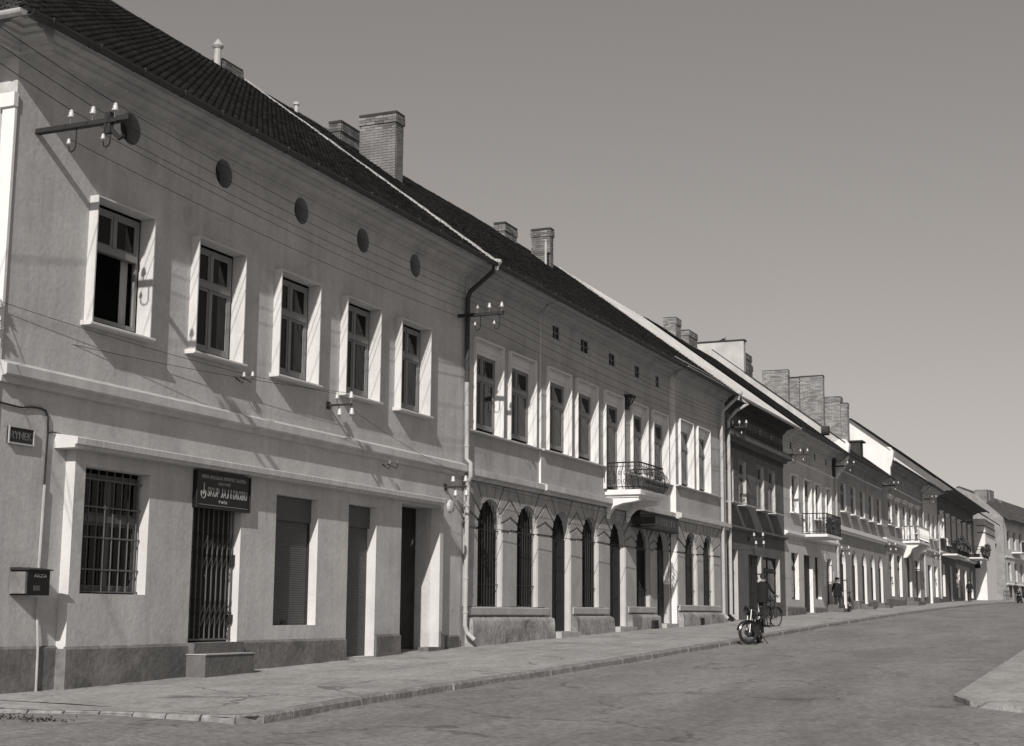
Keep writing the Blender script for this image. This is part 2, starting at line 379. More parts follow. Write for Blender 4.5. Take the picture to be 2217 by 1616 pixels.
def pipe(parent, path, m, r=.055, name='downpipe', rings=1.6):
    mb = MB().tube(path, r, 10); P = [Vector(p) for p in path]
    for a, b in zip(P, P[1:]):
        L = (b-a).length
        if L > 1.5:
            for t in frange(.5, L-.3, rings):
                c = a+(b-a)*(t/L); d = (b-a).normalized()*.02; mb.tube([c-d, c+d], r+.012, 10)
    return mb.build(name, m, parent, loc=path[0], smooth=False)
def roof(parent, x0, x1, ze, ye=-.75, yr=6.2, slope=.76, kind='tile', m='tile', single=0, tw=.18, te=.15, hip=False):
    """roof deck, then the covering: clay tiles, or sheet panels with standing seams"""
    zr = ze+slope*(yr-ye); yb = 2*yr-0+.4; zb = zr-slope*(yb-yr)
    if hip:
        w = yr-ye
        mb = MB().add([(x0, ye, ze-.02), (x1, ye, ze-.02), (x1, yr, zr-.02), (x0+w, yr, zr-.02), (x0, yb, zb-.02), (x1, yb, zb-.02)], [(0, 1, 2, 3), (0, 3, 4), (4, 3, 2, 5)])
        mb.add([(x0, ye, ze-.07), (x1, ye, ze-.07), (x1, yr, zr-.1), (x0+w, yr, zr-.1), (x0, yb, zb-.07), (x1, yb, zb-.07)], [(0, 1, 2, 3), (0, 3, 4), (4, 3, 2, 5)])
    else: mb = MB().prof([(ye, ze-.07), (ye, ze-.02), (yr, zr-.02), (yb, zb-.02), (yb, zb-.09), (yr, zr-.1)], x0, x1)
    ro = mb.build('roof', 'roofdeck', parent, loc=(x0, ye, ze))
    L = math.hypot(yr-ye, zr-ze); u = Vector((0, (yr-ye)/L, (zr-ze)/L)); nrm = Vector((0, -u.z, u.y)); o = Vector((0, ye-.04, ze-.03))
    if kind == 'tile':
        nc = int((x1-x0)/tw); tw = (x1-x0)/nc; nr = int((L+.04)/te)
        tiles = []
        for r in range(nr):
            wav = .012*sin(r*.35)
            for c in range(nc):
                xx = x0+c*tw
                if hip and xx < x0+r*te*(yr-ye)/L: continue
                tiles.append((xx, r))
        def tile(mb, xx, r, off=Vector((0, 0, 0))):
            j = random.uniform(-.006, .006); sag = .012*sin(xx*.4+r*.05)
            a = o+u*(r*te)+nrm*(.035+j+sag); b = o+u*(r*te+te*1.25)+nrm*(.010+j+sag); th = nrm*.024
            w0 = xx+.011; w1 = xx+tw-.011; cx = (w0+w1)/2; dn = u*(-.022)
            X = lambda x, p: (x-off.x, p.y-off.y, p.z-off.z)
            v = [X(w0, a+th), X(cx, a+dn+th+nrm*.004), X(w1, a+th), X(w1, b+th), X(w0, b+th), X(w0, a), X(cx, a+dn), X(w1, a)]
            mb.add(v, [(0, 1, 2, 3, 4), (0, 5, 6, 1), (1, 6, 7, 2)])
        if single:
            key = lambda t: ((Vector((t[0], 0, 0))+o+u*(t[1]*te))-Vector((0, -14, 1.75))).length
            vis = [t for t in tiles if t[0] > x0+1.2]
            vis.sort(key=key); first = vis[:single]; fs = set(first)
            for t in first:
                c = Vector((t[0], 0, 0))+o+u*(t[1]*te); q = MB(); tile(q, t[0], t[1])
                q.build('roof_tile', m, ro, loc=c)
            tiles = [t for t in tiles if t not in fs]
        q = MB()
        for t in tiles: tile(q, *t)
        if hip:
            h = MB(); n2 = int((yb-ye)/tw)
            for r in range(nr):
                for c in range(n2):
                    xx = ye+c*tw; dd = r*te*(yr-ye)/L
                    if xx > ye+dd and xx < yb-dd: tile(h, xx, r)
            q.add([(x0+(y-ye), x, z) for x, y, z in h.v], h.f)
        tag(q.build('roof_tiling', m, ro), kind='stuff')
        rg = MB(); x = x0
        while x < x1-.1:
            e = min(x+.36, x1); z = zr+.03+.02*sin(x*.6)+random.uniform(-.01, .01)
            rg.add([(x, yr-.12, z-.07), (x, yr, z+.04), (x, yr+.12, z-.07), (e+.02, yr-.1, z-.06), (e+.02, yr, z+.03), (e+.02, yr+.1, z-.06)], [(0, 3, 4, 1), (1, 4, 5, 2), (0, 1, 2), (3, 5, 4)]); x = e
        tag(rg.build('ridge_tiling', m, ro), kind='stuff')
    else:
        x = x0; k = .62
        while x < x1-.05:
            e = min(x+k, x1); a = o+nrm*.03; b = a+u*(L+.04)
            q = MB().add([(x+.01, a.y, a.z), (e-.01, a.y, a.z), (e-.01, b.y, b.z), (x+.01, b.y, b.z)], [(0, 1, 2, 3)])
            c = nrm*.035
            q.slab([(e-.012, a.y, a.z), (e+.012, a.y, a.z), (e+.012, b.y, b.z), (e-.012, b.y, b.z)], c)
            q.build('roof_panel', m, ro, loc=(x, a.y, a.z)); x = e
    return ro, (lambda x, y: ze+slope*(y-ye))
BR = []      # candidate single bricks
def chimney(parent, X0, X1, Y0, Y1, zb, zt, m='brick', single=True, cap=.14, corbel=0.03, zone=None):
    core = MB().box(X0+.012, X1-.012, Y0+.012, Y1-.012, zb, zt-.02, 0)
    core.box(X0-.02, X1+.02, Y0-.02, Y1+.02, zt-.03, zt+.04, 1)
    core.box(X0+.12, X1-.12, Y0+.12, Y1-.12, zt+.04, zt+.05, 1)
    ch = core.build('chimney', ['joint', 'soot'], parent, loc=(X0, Y0, zb))
    bh, bl = .075, .265; k = 0; z = zb; lst = []
    while z < zt-.06:
        ex = corbel if z > zt-.32 else 0
        for face in ('x', 'y', 'X'):
            L0, L1 = (Y0-ex, Y1+ex) if face != 'y' else (X0-ex, X1+ex)
            s = L0-(bl/2 if k % 2 else 0)
            while s < L1-.03:
                a, b = max(s, L0), min(s+bl, L1)
                if b-a > .05:
                    j = random.uniform(0, .006)
                    if face == 'x': lst.append((X0-ex-j, X0+.05, a+.006, b-.006, z+.006, z+bh-.004))
                    elif face == 'y': lst.append((a+.006+(.05 if a == L0 else 0), b-.006, Y0-ex-j, Y0+.05, z+.006, z+bh-.004))
                    else: lst.append((X1-.05, X1+ex+j, a+.006, b-.006, z+.006, z+bh-.004))
                s += bl
        z += bh; k += 1
    rest = MB(); n = 0
    for i, b in enumerate(lst):
        if single and n < single and b[0] < X1-.06:
            MB().box(*b).build('brick', m, ch, loc=(b[0], b[2], b[4])); n += 1
        else: rest.box(*b)
    if rest.v: tag(rest.build('brickwork', m, ch), kind='stuff')
    return ch
def shell(parent, x0, x1, zg, ze, slope=.76, ye=-.75, yr=6.2, m='plaster1', yf=0, gable_l=None, zfun=None):
    """back wall and both gable walls"""
    zr = ze+slope*(yr-ye); yb = 2*yr; zb = zr-slope*(yb-yr)
    for nm, x, t, mm in (('gable_wall', x0+.004, .3, gable_l or m), ('gable_wall', x1-.304, .3, m)):
        mb = MB(); P = [(x, yf+.004, zg-.6), (x, yf+.004, ze+slope*(yf-ye)-.12), (x, yr, zr-.12), (x, yb, zb-.12), (x, yb, zg-.6)]
        mb.slab(P, (t, 0, 0)); mb.build(nm, mm, parent)
    MB().box(x0+.31, x1-.31, yb-.3, yb-.01, zg-.6, zb-.13).build('back_wall', m, parent)
def cornice(parent, x0, x1, z, m, yf=0, out=.58, h=.34, name='cornice'):
    P = [(0, 0), (-.055, 0), (-.06, .055), (-.12, .058), (-.125, .10), (-.15, .135), (-.205, .165), (-.21, .205), (-.33, .21), (-.335, .25), (-.50, .255), (-.52, .30), (-.58, .305), (-.58, .33), (0, .33)]
    P = [(yf+p[0]*out/.58, z+p[1]*h/.33) for p in P]
    return MB().prof(P, x0, x1).build(name, m, parent, loc=((x0+x1)/2, yf, z))
def band(parent, x0, x1, z0, z1, yf, p, m, name='string_course', slope=.06):
    P = [(yf, z0), (yf-p*.45, z0), (yf-p*.5, z0+(z1-z0)*.25), (yf-p*.95, z0+(z1-z0)*.3), (yf-p, z0+(z1-z0)*.35), (yf-p, z1-slope), (yf-.0, z1)]
    return MB().prof(P, x0, x1).build(name, m, parent, loc=((x0+x1)/2, yf, z0))
def plank_door(parent, x0, x1, z0, z1, y, m='wood_d', panels=True, leafs=2):
    d = MB().box(x0, x1, y, y+.05, z0, z1).build('door', m, parent, loc=((x0+x1)/2, y, z0))
    w = (x1-x0)/leafs
    for i in range(leafs):
        a, b = x0+i*w+.08, x0+(i+1)*w-.08
        for c, e in ((z0+.15, z0+.9), (z0+1.0, z1-.55), (z1-.45, z1-.08)):
            if e > c+.1: MB().box(a, b, y-.018, y-.001, c, e).build('door_panel', m, d)
    MB().tube([(x0+w-.06 if leafs > 1 else x1-.1, y-.05, z0+1.05), (x0+w-.06 if leafs > 1 else x1-.1, y-.001, z0+1.05)], .018, 8).build('handle', 'chrome', d)
    return d
def attic(parent, x0, x1, z0, z1, y, depth=.25, m='void'):
    mb = MB().box(x0, x1, y+depth, y+depth+.03, z0, z1)
    o = mb.build('attic_window', 'glass' if m == 'glass' else m, parent, loc=((x0+x1)/2, y, z0))
    MB().box((x0+x1)/2-.015, (x0+x1)/2+.015, y+depth-.03, y+depth-.002, z0, z1).box(x0, x1, y+depth-.03, y+depth-.004, (z0+z1)/2-.012, (z0+z1)/2+.012).build('glazing_bar', 'wood', o)
    return o

# ================================================================ HOUSE 1 : corner house
ZE1 = 9.62
b1 = root('corner_house', (15.24, 0, .6), 'two storey grey plastered corner house with five boxed windows and round attic vents', 'house', 'houses along the street')
oc = [17.57, 20.12, 22.63, 25.02, 27.30]; cc = [17.72, 20.25, 22.77, 25.13, 27.45]
up = [rect(c-.67, c+.67, 5.90, 7.75) for c in oc]+[circ(c, 9.07, .25) for c in cc]
def reveals(mb, holes, y, depth, mi):
    for h in holes:
        n = len(h); v = [(p[0], y, p[1]) for p in h]+[(p[0], y+depth, p[1]) for p in h]; mb.add(v, [(i, (i+1) % n, n+(i+1) % n, n+i) for i in range(n)], mi)
mb = MB().wall(rect(15.244, 29.97, 4.0, 10.12), up, 0); reveals(mb, up[:5], 0, .12, 1); reveals(mb, up[5:], 0, .26, 2); mb.build('wall', ['plaster1', 'trim1', 'plaster5'], b1)  # paler window reveals put sunlight into the colour; vent linings darkened as shade
MB().wall(rect(15.244, 16.70, -.2, 4.0), [], 0).build('wall', 'plaster1', b1); MB().wall(rect(28.66, 29.97, -.2, 4.0), [], 0).build('wall', 'plaster1', b1)
gops = [rect(16.90, 18.40, 1.97, 3.77), rect(19.53, 20.90, 1.24, 3.50), rect(21.98, 23.41, 1.50, 3.76), rect(24.53, 25.65, .90, 3.77), rect(26.72, 28.52, .93, 3.95)]
mb = MB().wall(rect(16.67, 28.68, -.2, 4.045), gops, -.17, .22, 0, 1)  # reveal slot paler than the wall, sunlight put into the jamb colour
mb.slab([(16.668, -.1695, -.2), (16.668, -.001, -.2), (16.668, -.001, 4.04), (16.668, -.1695, 4.04)], (.02, 0, 0), 1); mb.slab([(28.66, -.168, -.2), (28.66, -.001, -.2), (28.66, -.001, 4.04), (28.66, -.168, 4.04)], (.022, 0, 0))  # sun-facing left side takes the pale slot, its light put into the colour
mb.build('shopfront_wall', ['plaster1', 'trim1'], b1)
q = MB().box(26.715, 26.719, .05, .42, .93, 3.95).box(28.521, 28.525, .05, .42, .93, 3.95).box(26.72, 28.52, .05, .42, 3.951, 3.956)
q.build('passage_reveal', 'plaster1', b1)
for c in cc: MB().lathe([(.262, .13), (.262, .15)], (c, .13, 9.07), 'y', 20).build('vent_cover', 'frieze', b1, loc=(c, .26, 9.07))  # near-black disc, shade of the deep vent put into its colour
for i, c in enumerate(oc):
    surround(b1, c-.695, c+.695, 5.86, 7.775, 0, .155, .024, 'trim1')
    sill(b1, c-.76, c+.76, 5.895, -.2, .0, 'trim1', h=.06)
    MB().box(c-.67, c+.67, .0, .12, 5.82, 5.895).build('sill_board', 'trim1', b1)
    glazing(b1, c-.58, c+.62, 5.97, 7.7, .10, 7.08, opened=('both' if i == 0 else False))
# plinths
P0 = [(-.005, -.3), (-.035, -.3), (-.035, 1.2), (-.005, 1.25)]
MB().prof([(-.0, -.3), (-.045, -.3), (-.04, 1.215), (0, 1.25)], 15.2, 16.66).build('plinth', 'plinth1', b1)
MB().prof([(-.0, -.3), (-.045, -.3), (-.04, 1.215), (0, 1.25)], 28.72, 29.85).build('plinth', 'plinth1', b1)
for a, b, z in ((16.63, 19.50, 1.235), (20.93, 24.50, 1.26), (25.67, 26.70, 1.31), (28.54, 28.72, 1.34)):
    MB().prof([(-.171, -.3), (-.225, -.3), (-.215, z-.04), (-.171, z)], a, b).box(a, a+.04, -.172, -.0, -.3, z-.03).build('plinth', 'plinth1', b1)
# string course between storeys and the shop ledge
band(b1, 15.2, 29.96, 4.76, 5.07, 0, .16, 'course', slope=.07)
MB().prof([(-.0, 3.984), (-.361, 3.984), (-.366, 4.031), (-.401, 4.036), (-.406, 4.121), (-.391, 4.137), (-.0, 4.192)], 16.405, 16.60).build('ledge_end', 'trim1', b1, loc=(16.42, 0, 4.0))  # paler cap on the sun-facing end, sunlight put into its colour
lg = MB().prof([(-.0, 3.985), (-.36, 3.985), (-.365, 4.03), (-.40, 4.035), (-.405, 4.12), (-.39, 4.135), (-.0, 4.19)], 16.42, 28.3).build('shop_ledge', 'ledge', b1, loc=(16.42, 0, 4.0))
cornice(b1, 14.66, 29.98, 9.36, 'plaster1')
mb = MB(); P = [(0, 0), (-.055, 0), (-.06, .055), (-.12, .058), (-.125, .10), (-.15, .135), (-.205, .165), (-.21, .205), (-.33, .21), (-.335, .25), (-.50, .255), (-.52, .30), (-.58, .305), (-.58, .33), (0, .33)]
mb.prof([(p[0], 9.363+p[1]) for p in P], -.577, 12.8); mb.v = [(15.24+y, x, z) for x, y, z in mb.v]; mb.build('cornice', 'plaster1', b1)
gutter(b1, 14.5, 30.1, 9.61, -.80)
mb = MB(); n = 8; mb.prof([(-.8+.075*cos(a), 9.6+.075*sin(a)) for a in [pi+pi*i/n for i in range(n+1)]], -.75, 12.8); mb.v = [(15.24+y, x, z) for x, y, z in mb.v]; mb.build('gutter', 'gutter_l', b1)
ro, rz = roof(b1, 14.5, 29.95, ZE1, single=290, hip=True)
# side wall with rough patches, corner pier and back
mb = MB(); mb.slab([(15.24, .003, -.5), (15.24, .003, 9.95), (15.24, 12.9, 9.95), (15.24, 12.9, -.5)], (.25, 0, 0)); mb.build('side_wall', 'side', b1)
MB().box(15.19, 15.238, -.02, .2, .3, 8.6).box(15.15, 15.236, -.03, .26, 8.6, 8.8).build('corner_pilaster', 'white', b1)
MB().box(15.5, 29.9, 12.6, 12.9, -.5, 9.7).build('back_wall', 'plaster1', b1)
MB().slab([(29.70, .004, -.5), (29.70, .004, 10.05), (29.70, 6.2, 14.75), (29.70, 12.8, 9.8), (29.70, 12.8, -.5)], (.25, 0, 0)).build('gable_wall', 'plaster1', b1)
# mortared verge between the two roofs
mb = MB(); z = ZE1-.03; L = math.hypot(6.95, 5.28); N_ = 46
for i in range(N_):
    a = -.79+7.0*i/N_; e = -.79+7.0*(i+1)/N_; w = .17+random.uniform(-.05, .03)
    mb.slab([(29.98-w, a, ZE1+.76*(a+.75)+.03), (29.98+w, a, ZE1+.76*(a+.75)+.03), (29.98+w*.9, e, ZE1+.76*(e+.75)+.03), (29.98-w*.8, e, ZE1+.76*(e+.75)+.03)], (0, 0, .075+random.uniform(-.01, .01)))
mb.build('verge', 'mortar', b1)
# shop window with grille
glazing(b1, 16.93, 18.37, 2.0, 3.7, .015, 3.05, fw=.05, mats='shutter')
gr_ = MB().box(16.905, 18.395, -.03, -.01, 1.99, 2.01).build('window_grille', 'iron_g', b1, loc=(17.6, -.02, 2))
for i in range(8): MB().tube([(17.0+i*.185, -.02, 1.98), (17.0+i*.185, -.02, 3.76)], .010, 6).build('bar', 'iron_g', gr_, loc=(17.0+i*.185, -.02, 1.98))
for z in (2.32, 2.78, 3.22, 3.62): MB().box(16.91, 18.39, -.03, -.018, z-.012, z+.012).build('bar', 'iron_g', gr_, loc=(17.6, -.02, z))
# folding gate
pd = plank_door(b1, 19.53, 20.90, 1.25, 3.5, .046, m='void')  # near-black leaf, the unlit interior behind the gate put into its colour
fg = MB().box(19.54, 20.89, -.05, -.03, 3.40, 3.43).box(19.54, 20.89, -.05, -.03, 1.27, 1.30).build('folding_gate', 'iron_g', b1, loc=(20.2, -.04, 1.25))
nb = 10
for i in range(nb): x = 19.58+i*1.27/(nb-1); MB().box(x-.010, x+.010, -.052, -.036, 1.27, 3.42).build('bar', 'iron_g', fg, loc=(x, -.04, 1.27))
for zc in (1.62, 1.80, 2.55, 2.85):
    for i in range(nb-1):
        xa = 19.58+i*1.27/(nb-1); xb = xa+1.27/(nb-1)
        MB().tube([(xa, -.058, zc-.13), (xb, -.058, zc+.13)], .006, 4).tube([(xa, -.034, zc+.13), (xb, -.034, zc-.13)], .006, 4).build('lattice', 'iron', fg, loc=(xa, -.05, zc))
MB().box(20.80, 20.93, -.08, -.02, 2.48, 2.66).box(20.80, 20.93, -.08, -.02, 1.55, 1.68).build('lock', 'iron', fg)
# doorstep of two steps
ds = MB().box(19.44, 20.80, -.58, -.226, .5, 1.06).build('doorstep', 'step', b1)
MB().box(19.425, 20.815, -.595, -.224, 1.061, 1.075).build('step', 'step_t', ds); MB().box(19.50, 20.90, -.32, -.17, 1.0755, 1.242).build('step', 'step', ds)
# roller shutters, door
sh = MB().box(21.985, 23.405, -.02, .05, 3.33, 3.755).build('shutter_box', 'shutter', b1)
ss = MB().box(21.985, 23.405, .03, .05, 1.51, 3.33).build('roller_shutter', 'shutter', b1, loc=(22.7, .03, 1.5))
for i in range(44):
    z = 1.53+i*.041; MB().prof([(.03, z), (.024, z+.006), (.024, z+.03), (.03, z+.036)], 22.04, 23.36).build('slat', 'shutter', ss, loc=(22.7, .03, z))
MB().box(21.985, 22.03, .0, .029, 1.51, 3.33).box(23.37, 23.405, .0, .029, 1.51, 3.33).box(22.55, 22.72, .0, .02, 1.52, 1.57).build('guide_rail', 'iron', ss)
MB().box(24.535, 25.645, -.02, .05, 3.36, 3.765).build('shutter_box', 'shutter', b1)
s3 = MB().box(24.535, 25.645, .03, .05, .90, 3.36).build('roller_shutter', 'shutter', b1, loc=(25.1, .03, .9))
for i in range(59):
    z = .93+i*.041; MB().prof([(.03, z), (.024, z+.006), (.024, z+.03), (.03, z+.036)], 24.58, 25.6).build('slat', 'shutter', s3, loc=(25.1, .03, z))
MB().box(27.9, 28.5, -.24, -.0, .4, 1.02).build('threshold_stone', 'plinth1', b1)
pipe(b1, [(29.93, -.78, 9.58), (29.93, -.72, 9.42), (29.93, -.16, 9.0), (29.93, -.10, 8.85), (29.93, -.10, 6.9)], 'gutter', .055)
pipe(b1, [(29.93, -.10, 6.9), (29.93, -.12, 5.15), (29.93, -.22, 5.05), (29.93, -.22, 4.75), (29.95, -.14, 4.6), (29.95, -.12, 1.45), (29.98, -.16, 1.3), (30.02, -.32, 1.15)], 'gutter_l', .05)
MB().lathe([(.05, -.12), (.075, -.02), (.13, .05), (.13, .12)], (29.95, -.79, 9.57), 'z', 10).build('hopper', 'mortar', b1)
# vent pipe with cap and small chimneys at the ridge
MB().lathe([(.09, 0), (.09, .65), (.11, .66), (.15, .72), (.05, .86), (.02, .9)], (28.75, 6.2, 14.7), 'z', 10).build('vent_pipe', 'gutter_l', b1)
chimney(b1, 28.9, 29.75, 6.15, 6.55, 14.5, 15.12, single=0)

# ================================================================ HOUSE 2
b2 = root('arcaded_house', (30.2, 0, 1.0), 'long plastered house with nine tall upper windows, iron balcony and arcaded rusticated ground floor', 'house', 'houses along the street')
secs = [(30.0, 34.55, 0), (34.55, 45.72, -.06), (45.72, 51.95, -.25)]
W2 = [(30.46, 32.10), (32.52, 34.20), (34.90, 36.55), (37.00, 38.65), (39.27, 40.92), (41.70, 43.22), (43.76, 45.36), (46.03, 47.60), (48.13, 49.68)]
AT = [(35.32, 35.95), (37.43, 38.18), (39.77, 40.46), (42.13, 42.77), (44.24, 44.77)]
ARC = [(30.76, 32.19, 1.88, 4.36), (33.06, 34.43, 1.89, 4.36), (35.39, 36.76, 1.28, 4.36), (37.60, 38.93, 1.91, 4.36), (39.87, 41.28, 1.38, 4.38), (42.26, 43.59, 1.95, 4.34), (44.30, 45.56, 1.45, 4.36), (46.55, 47.96, 2.0, 4.40), (48.70, 50.05, 2.02, 4.40)]
for s0, s1, yf in secs:
    hs = [rect(a+.045, b-.045, 5.90 if i != 4 else 5.25, 8.01) for i, (a, b) in enumerate(W2) if s0 < a < s1]+[rect(a, b, 8.88, 9.25) for a, b in AT if s0 < a < s1]
    MB().wall(rect(s0, s1, 4.8, 10.1), hs, yf, .20, 0, 1).build('wall', ['plaster2', 'trim2'], b2)  # pale reveal slot carries the sunlight of the jambs in its colour
secg = [(30.0, 45.72, 0), (45.72, 51.95, -.25)]
for s0, s1, yf in secg: MB().wall(rect(s0, s1, .2, 4.8), [arch(*a) for a in ARC if s0 < a[0] < s1], yf+.002, .2, 0, 1).build('wall', ['rustic', 'reveal2'], b2)  # arch reveals coloured paler than the wall to stand for sunlit jambs
MB().box(45.72, 45.74, -.248, -.062, .2, 4.8).build('wall_return', 'white', b2); MB().box(45.72, 45.74, -.249, -.061, 4.8, 10.05).build('wall_return', 'trim2', b2)  # pale skins on the sun-facing step, sunlight put into their colour
MB().box(34.55, 34.56, -.06, -.001, 4.8, 10.05).build('wall_return', 'trim2', b2)  # smaller sun-facing step, likewise coloured pale as if lit
for i, (a, b) in enumerate(W2):
    yf = next(y for s0, s1, y in secs if s0 < a < s1); z0 = 5.90 if i != 4 else 5.25
    surround(b2, a, b, z0-.02, 8.06, yf, .09, .03, 'trim2')
    MB().box(a+.045, b-.045, yf+.08, yf+.17, 7.83, 8.005).box(a+.045, b-.045, yf+.12, yf+.175, 7.74, 7.83).build('window_head', 'trim2', b2)
    glazing(b2, a+.06, b-.06, z0+.1, 7.76, yf+.14, 7.18, opened=(i in (6,)))
for s0, s1, yf in secs:
    segs = [(s0 if s0 > 30 else 30.15, min(s1, 50.9))]
    if s0 == 34.55: segs = [(34.55, 39.22), (40.97, 45.70)]
    for a, b in segs: sill(b2, a-.04, b+.0, 5.885, yf-.12, yf, 'course', h=.055, name='sill_course')
    band(b2, (s0 if s0 > 30 else 30.05)-.05, s1, 4.72, 5.0, yf, .2, 'course', slope=.05)
    cornice(b2, s0-(.05 if s0 > 31 else 0), s1, 9.38, 'plaster2', yf=yf, out=.62+yf*.5 if yf else .58)
for a, b in AT: attic(b2, a, b, 8.88, 9.25, -.06, .08)
# rusticated voussoirs: wedge blocks around every arch, chevrons between neighbours
def clip(poly, a, b, c):       # keep a*x+b*z<=c
    out = []
    for i in range(len(poly)):
        p, q = poly[i-1], poly[i]; dp = a*p[0]+b*p[1]-c; dq = a*q[0]+b*q[1]-c
        if (dp <= 0) != (dq <= 0):
            t = dp/(dp-dq); out.append((p[0]+(q[0]-p[0])*t, p[1]+(q[1]-p[1])*t))
        if dq <= 0: out.append(q)
    return out
bounds = []
for i, (a, b, z0, zc) in enumerate(ARC):
    yf = next(y for s0, s1, y in secg if s0 < a < s1); s0, s1, _ = next(s for s in secg if s[0] < a < s[1])
    l = (ARC[i-1][1]+a)/2 if i and ARC[i-1][0] > s0 else s0+(.05 if i == 0 else .0)
    r = (ARC[i+1][0]+b)/2 if i < 8 and ARC[i+1][0] < s1 else (s1 if s1 < 51 else 50.9)
    bounds.append((l, r, yf))
ztop = 4.70; GAP = .026; TH_ = .038
for (a, b, z0, zc), (l, r, yf) in zip(ARC, bounds):
    R = (b-a)/2; cx = (a+b)/2; zs = zc-R; angs = [0, 16, 34, 54, 74, 90]
    for side in (1, -1):
        for k in range(5):
            t0 = radians(angs[k]); t1 = radians(angs[k+1]); n = 5
            inner = [(cx+side*(R+.001)*cos(t0+(t1-t0)*j/n), zs+(R+.001)*sin(t0+(t1-t0)*j/n)) for j in range(n+1)]
            far = 2.2
            outer = [(cx+side*far*cos(t1), zs+far*sin(t1)), (cx+side*far*cos(t0), zs+far*sin(t0))]
            P = inner+outer
            # gaps along both joint rays
            for t, sg in ((t0, -1), (t1, 1)):
                if t == t1 and k == 4: continue
                nx, nz = -side*sin(t)*-1, cos(t)     # normal of the ray in (x,z)
                nx, nz = -side*sin(t), cos(t)
                # signed distance to the ray: nx*(x-cx)+nz*(z-zs), positive towards larger angle
                d0 = nx*cx+nz*zs
                gp_ = .036 if t < radians(60) else .017
                if sg < 0: P = clip(P, -nx, -nz, -(d0+gp_))
                else: P = clip(P, nx, nz, d0-gp_)
            P = clip(P, 0, 1, ztop); P = clip(P, 1, 0, r); P = clip(P, -1, 0, -l)
            if len(P) < 3: continue
            pts3 = [Vector((x, yf-TH_, z)) for x, z in P]; mb = MB(); m_ = len(P)
            mb.add(pts3, [tuple(t) for t in tessellate_polygon([pts3])])
            v = pts3+[p+Vector((0, TH_, 0)) for p in pts3]; mb.add(v, [(j, (j+1) % m_, m_+(j+1) % m_, m_+j) for j in range(m_)])
            mb.build('voussoir', 'rustic', b2, loc=(cx, yf, zs))
    for (p, q) in ((l, a-.001), (b+.001, r)):
        if q-p > .03: MB().box(p+.0005, q-.0005, yf-TH_, yf+.0, z0 if z0 > 1.6 else 1.2, zs-GAP).build('pier_panel', 'plaster2', b2, loc=(p, yf, zs))
# windows and doors in the arcade with iron grilles
for i, (a, b, z0, zc) in enumerate(ARC):
    yf = bounds[i][2]; door = i in (2, 4, 6); y = yf+.145; R = (b-a)/2; cx = (a+b)/2; zs = zc-R
    if door:
        plank_door(b2, a, b, z0-.2, zs-.02, y)
        f = MB(); P = arch(a, b, zs-.02, zc); pts3 = [Vector((x, y+.02, z)) for x, z in P]; f.slab(pts3, (0, .02, 0)); o = f.build('fanlight', 'dark_pane', b2)
        k = MB()
        for t in (45, 90, 135): k.tube([(cx, y, zs), (cx+R*cos(radians(t)), y, zs+R*sin(radians(t)))], .012, 4)
        k.build('glazing_bar', 'wood_d', o)
    else:
        P = arch(a, b, z0, zc); pts3 = [Vector((x, y+.02, z)) for x, z in P]
        f = MB().slab(pts3, (0, .01, 0)).build('window', 'dark_pane', b2, loc=(cx, y, z0))
        w = MB().box(cx-.035, cx+.035, y-.01, y+.015, z0, zc-.02).box(a, b, y-.012, y+.014, zs-.04, zs+.04).box(a, a+.06, y-.01, y+.012, z0, zs).box(b-.06, b, y-.01, y+.012, z0, zs).box(a, b, y-.01, y+.013, z0, z0+.06)
        w.build('window_frame', 'wood_d', f)
        gq = MB().box(a, b, y-.075, y-.065, zs-.012, zs+.012).box(a, b, y-.075, y-.065, z0+.5, z0+.52).build('window_grille', 'iron', b2, loc=(cx, y-.15, z0))
        nbar = 9
        for j in range(1, nbar):
            x = a+(b-a)*j/nbar; h = zs+math.sqrt(max(0, R*R-(x-cx)**2))
            MB().tube([(x, y-.07, z0), (x, y-.07, h)], .009, 5).build('bar', 'iron', gq, loc=(x, y-.07, z0))
def rough_plinth(parent, x0, x1, yf, zt, p=.2, j=.03, m='plinth2', drop=.05):
    mb = MB(); xs = frange(x0, x1, .14); zs_ = [-.4, .9+.0, zt-.25, zt-.1, zt-.03, zt]; 
    V = []
    for x in xs:
        e = 0 if x in (xs[0], xs[-1]) else 1
        col = []
        for k, (z, yy) in enumerate(((.3, p+.02), (zt-.5, p+.01), (zt-.36, p+.01), (zt-.23, p), (zt-.12, p-.01), (zt-.06, p-.03), (zt, 0))):
            br = .055*max(0, min(1, (sin(x*2.3+1.2*sin(z*4))*sin(z*6.5+x*1.1)+sin(x*5.1)*.3-.35)*4)) if (0 < k < 6 and j > .005 and e) else 0
            col.append((x+random.uniform(-.01, .01)*e, yf-yy+br-random.uniform(-j, j)*.35*(1 if k < 6 else 0), z+random.uniform(-j, j)*.6*(1 if 0 < k < 6 else 0)))
        V.append(col)
    n = 7; flat = [c for col in V for c in col]
    mb.add(flat, [(i*n+k, (i+1)*n+k, (i+1)*n+k+1, i*n+k+1) for i in range(len(xs)-1) for k in range(n-1)])
    for col in (V[0], V[-1]): mb.add(col+[(col[0][0], yf, col[0][2])], [tuple(range(8))])
    return mb.build('plinth', m, parent, loc=((x0+x1)/2, yf, .5), smooth=(j > .005))
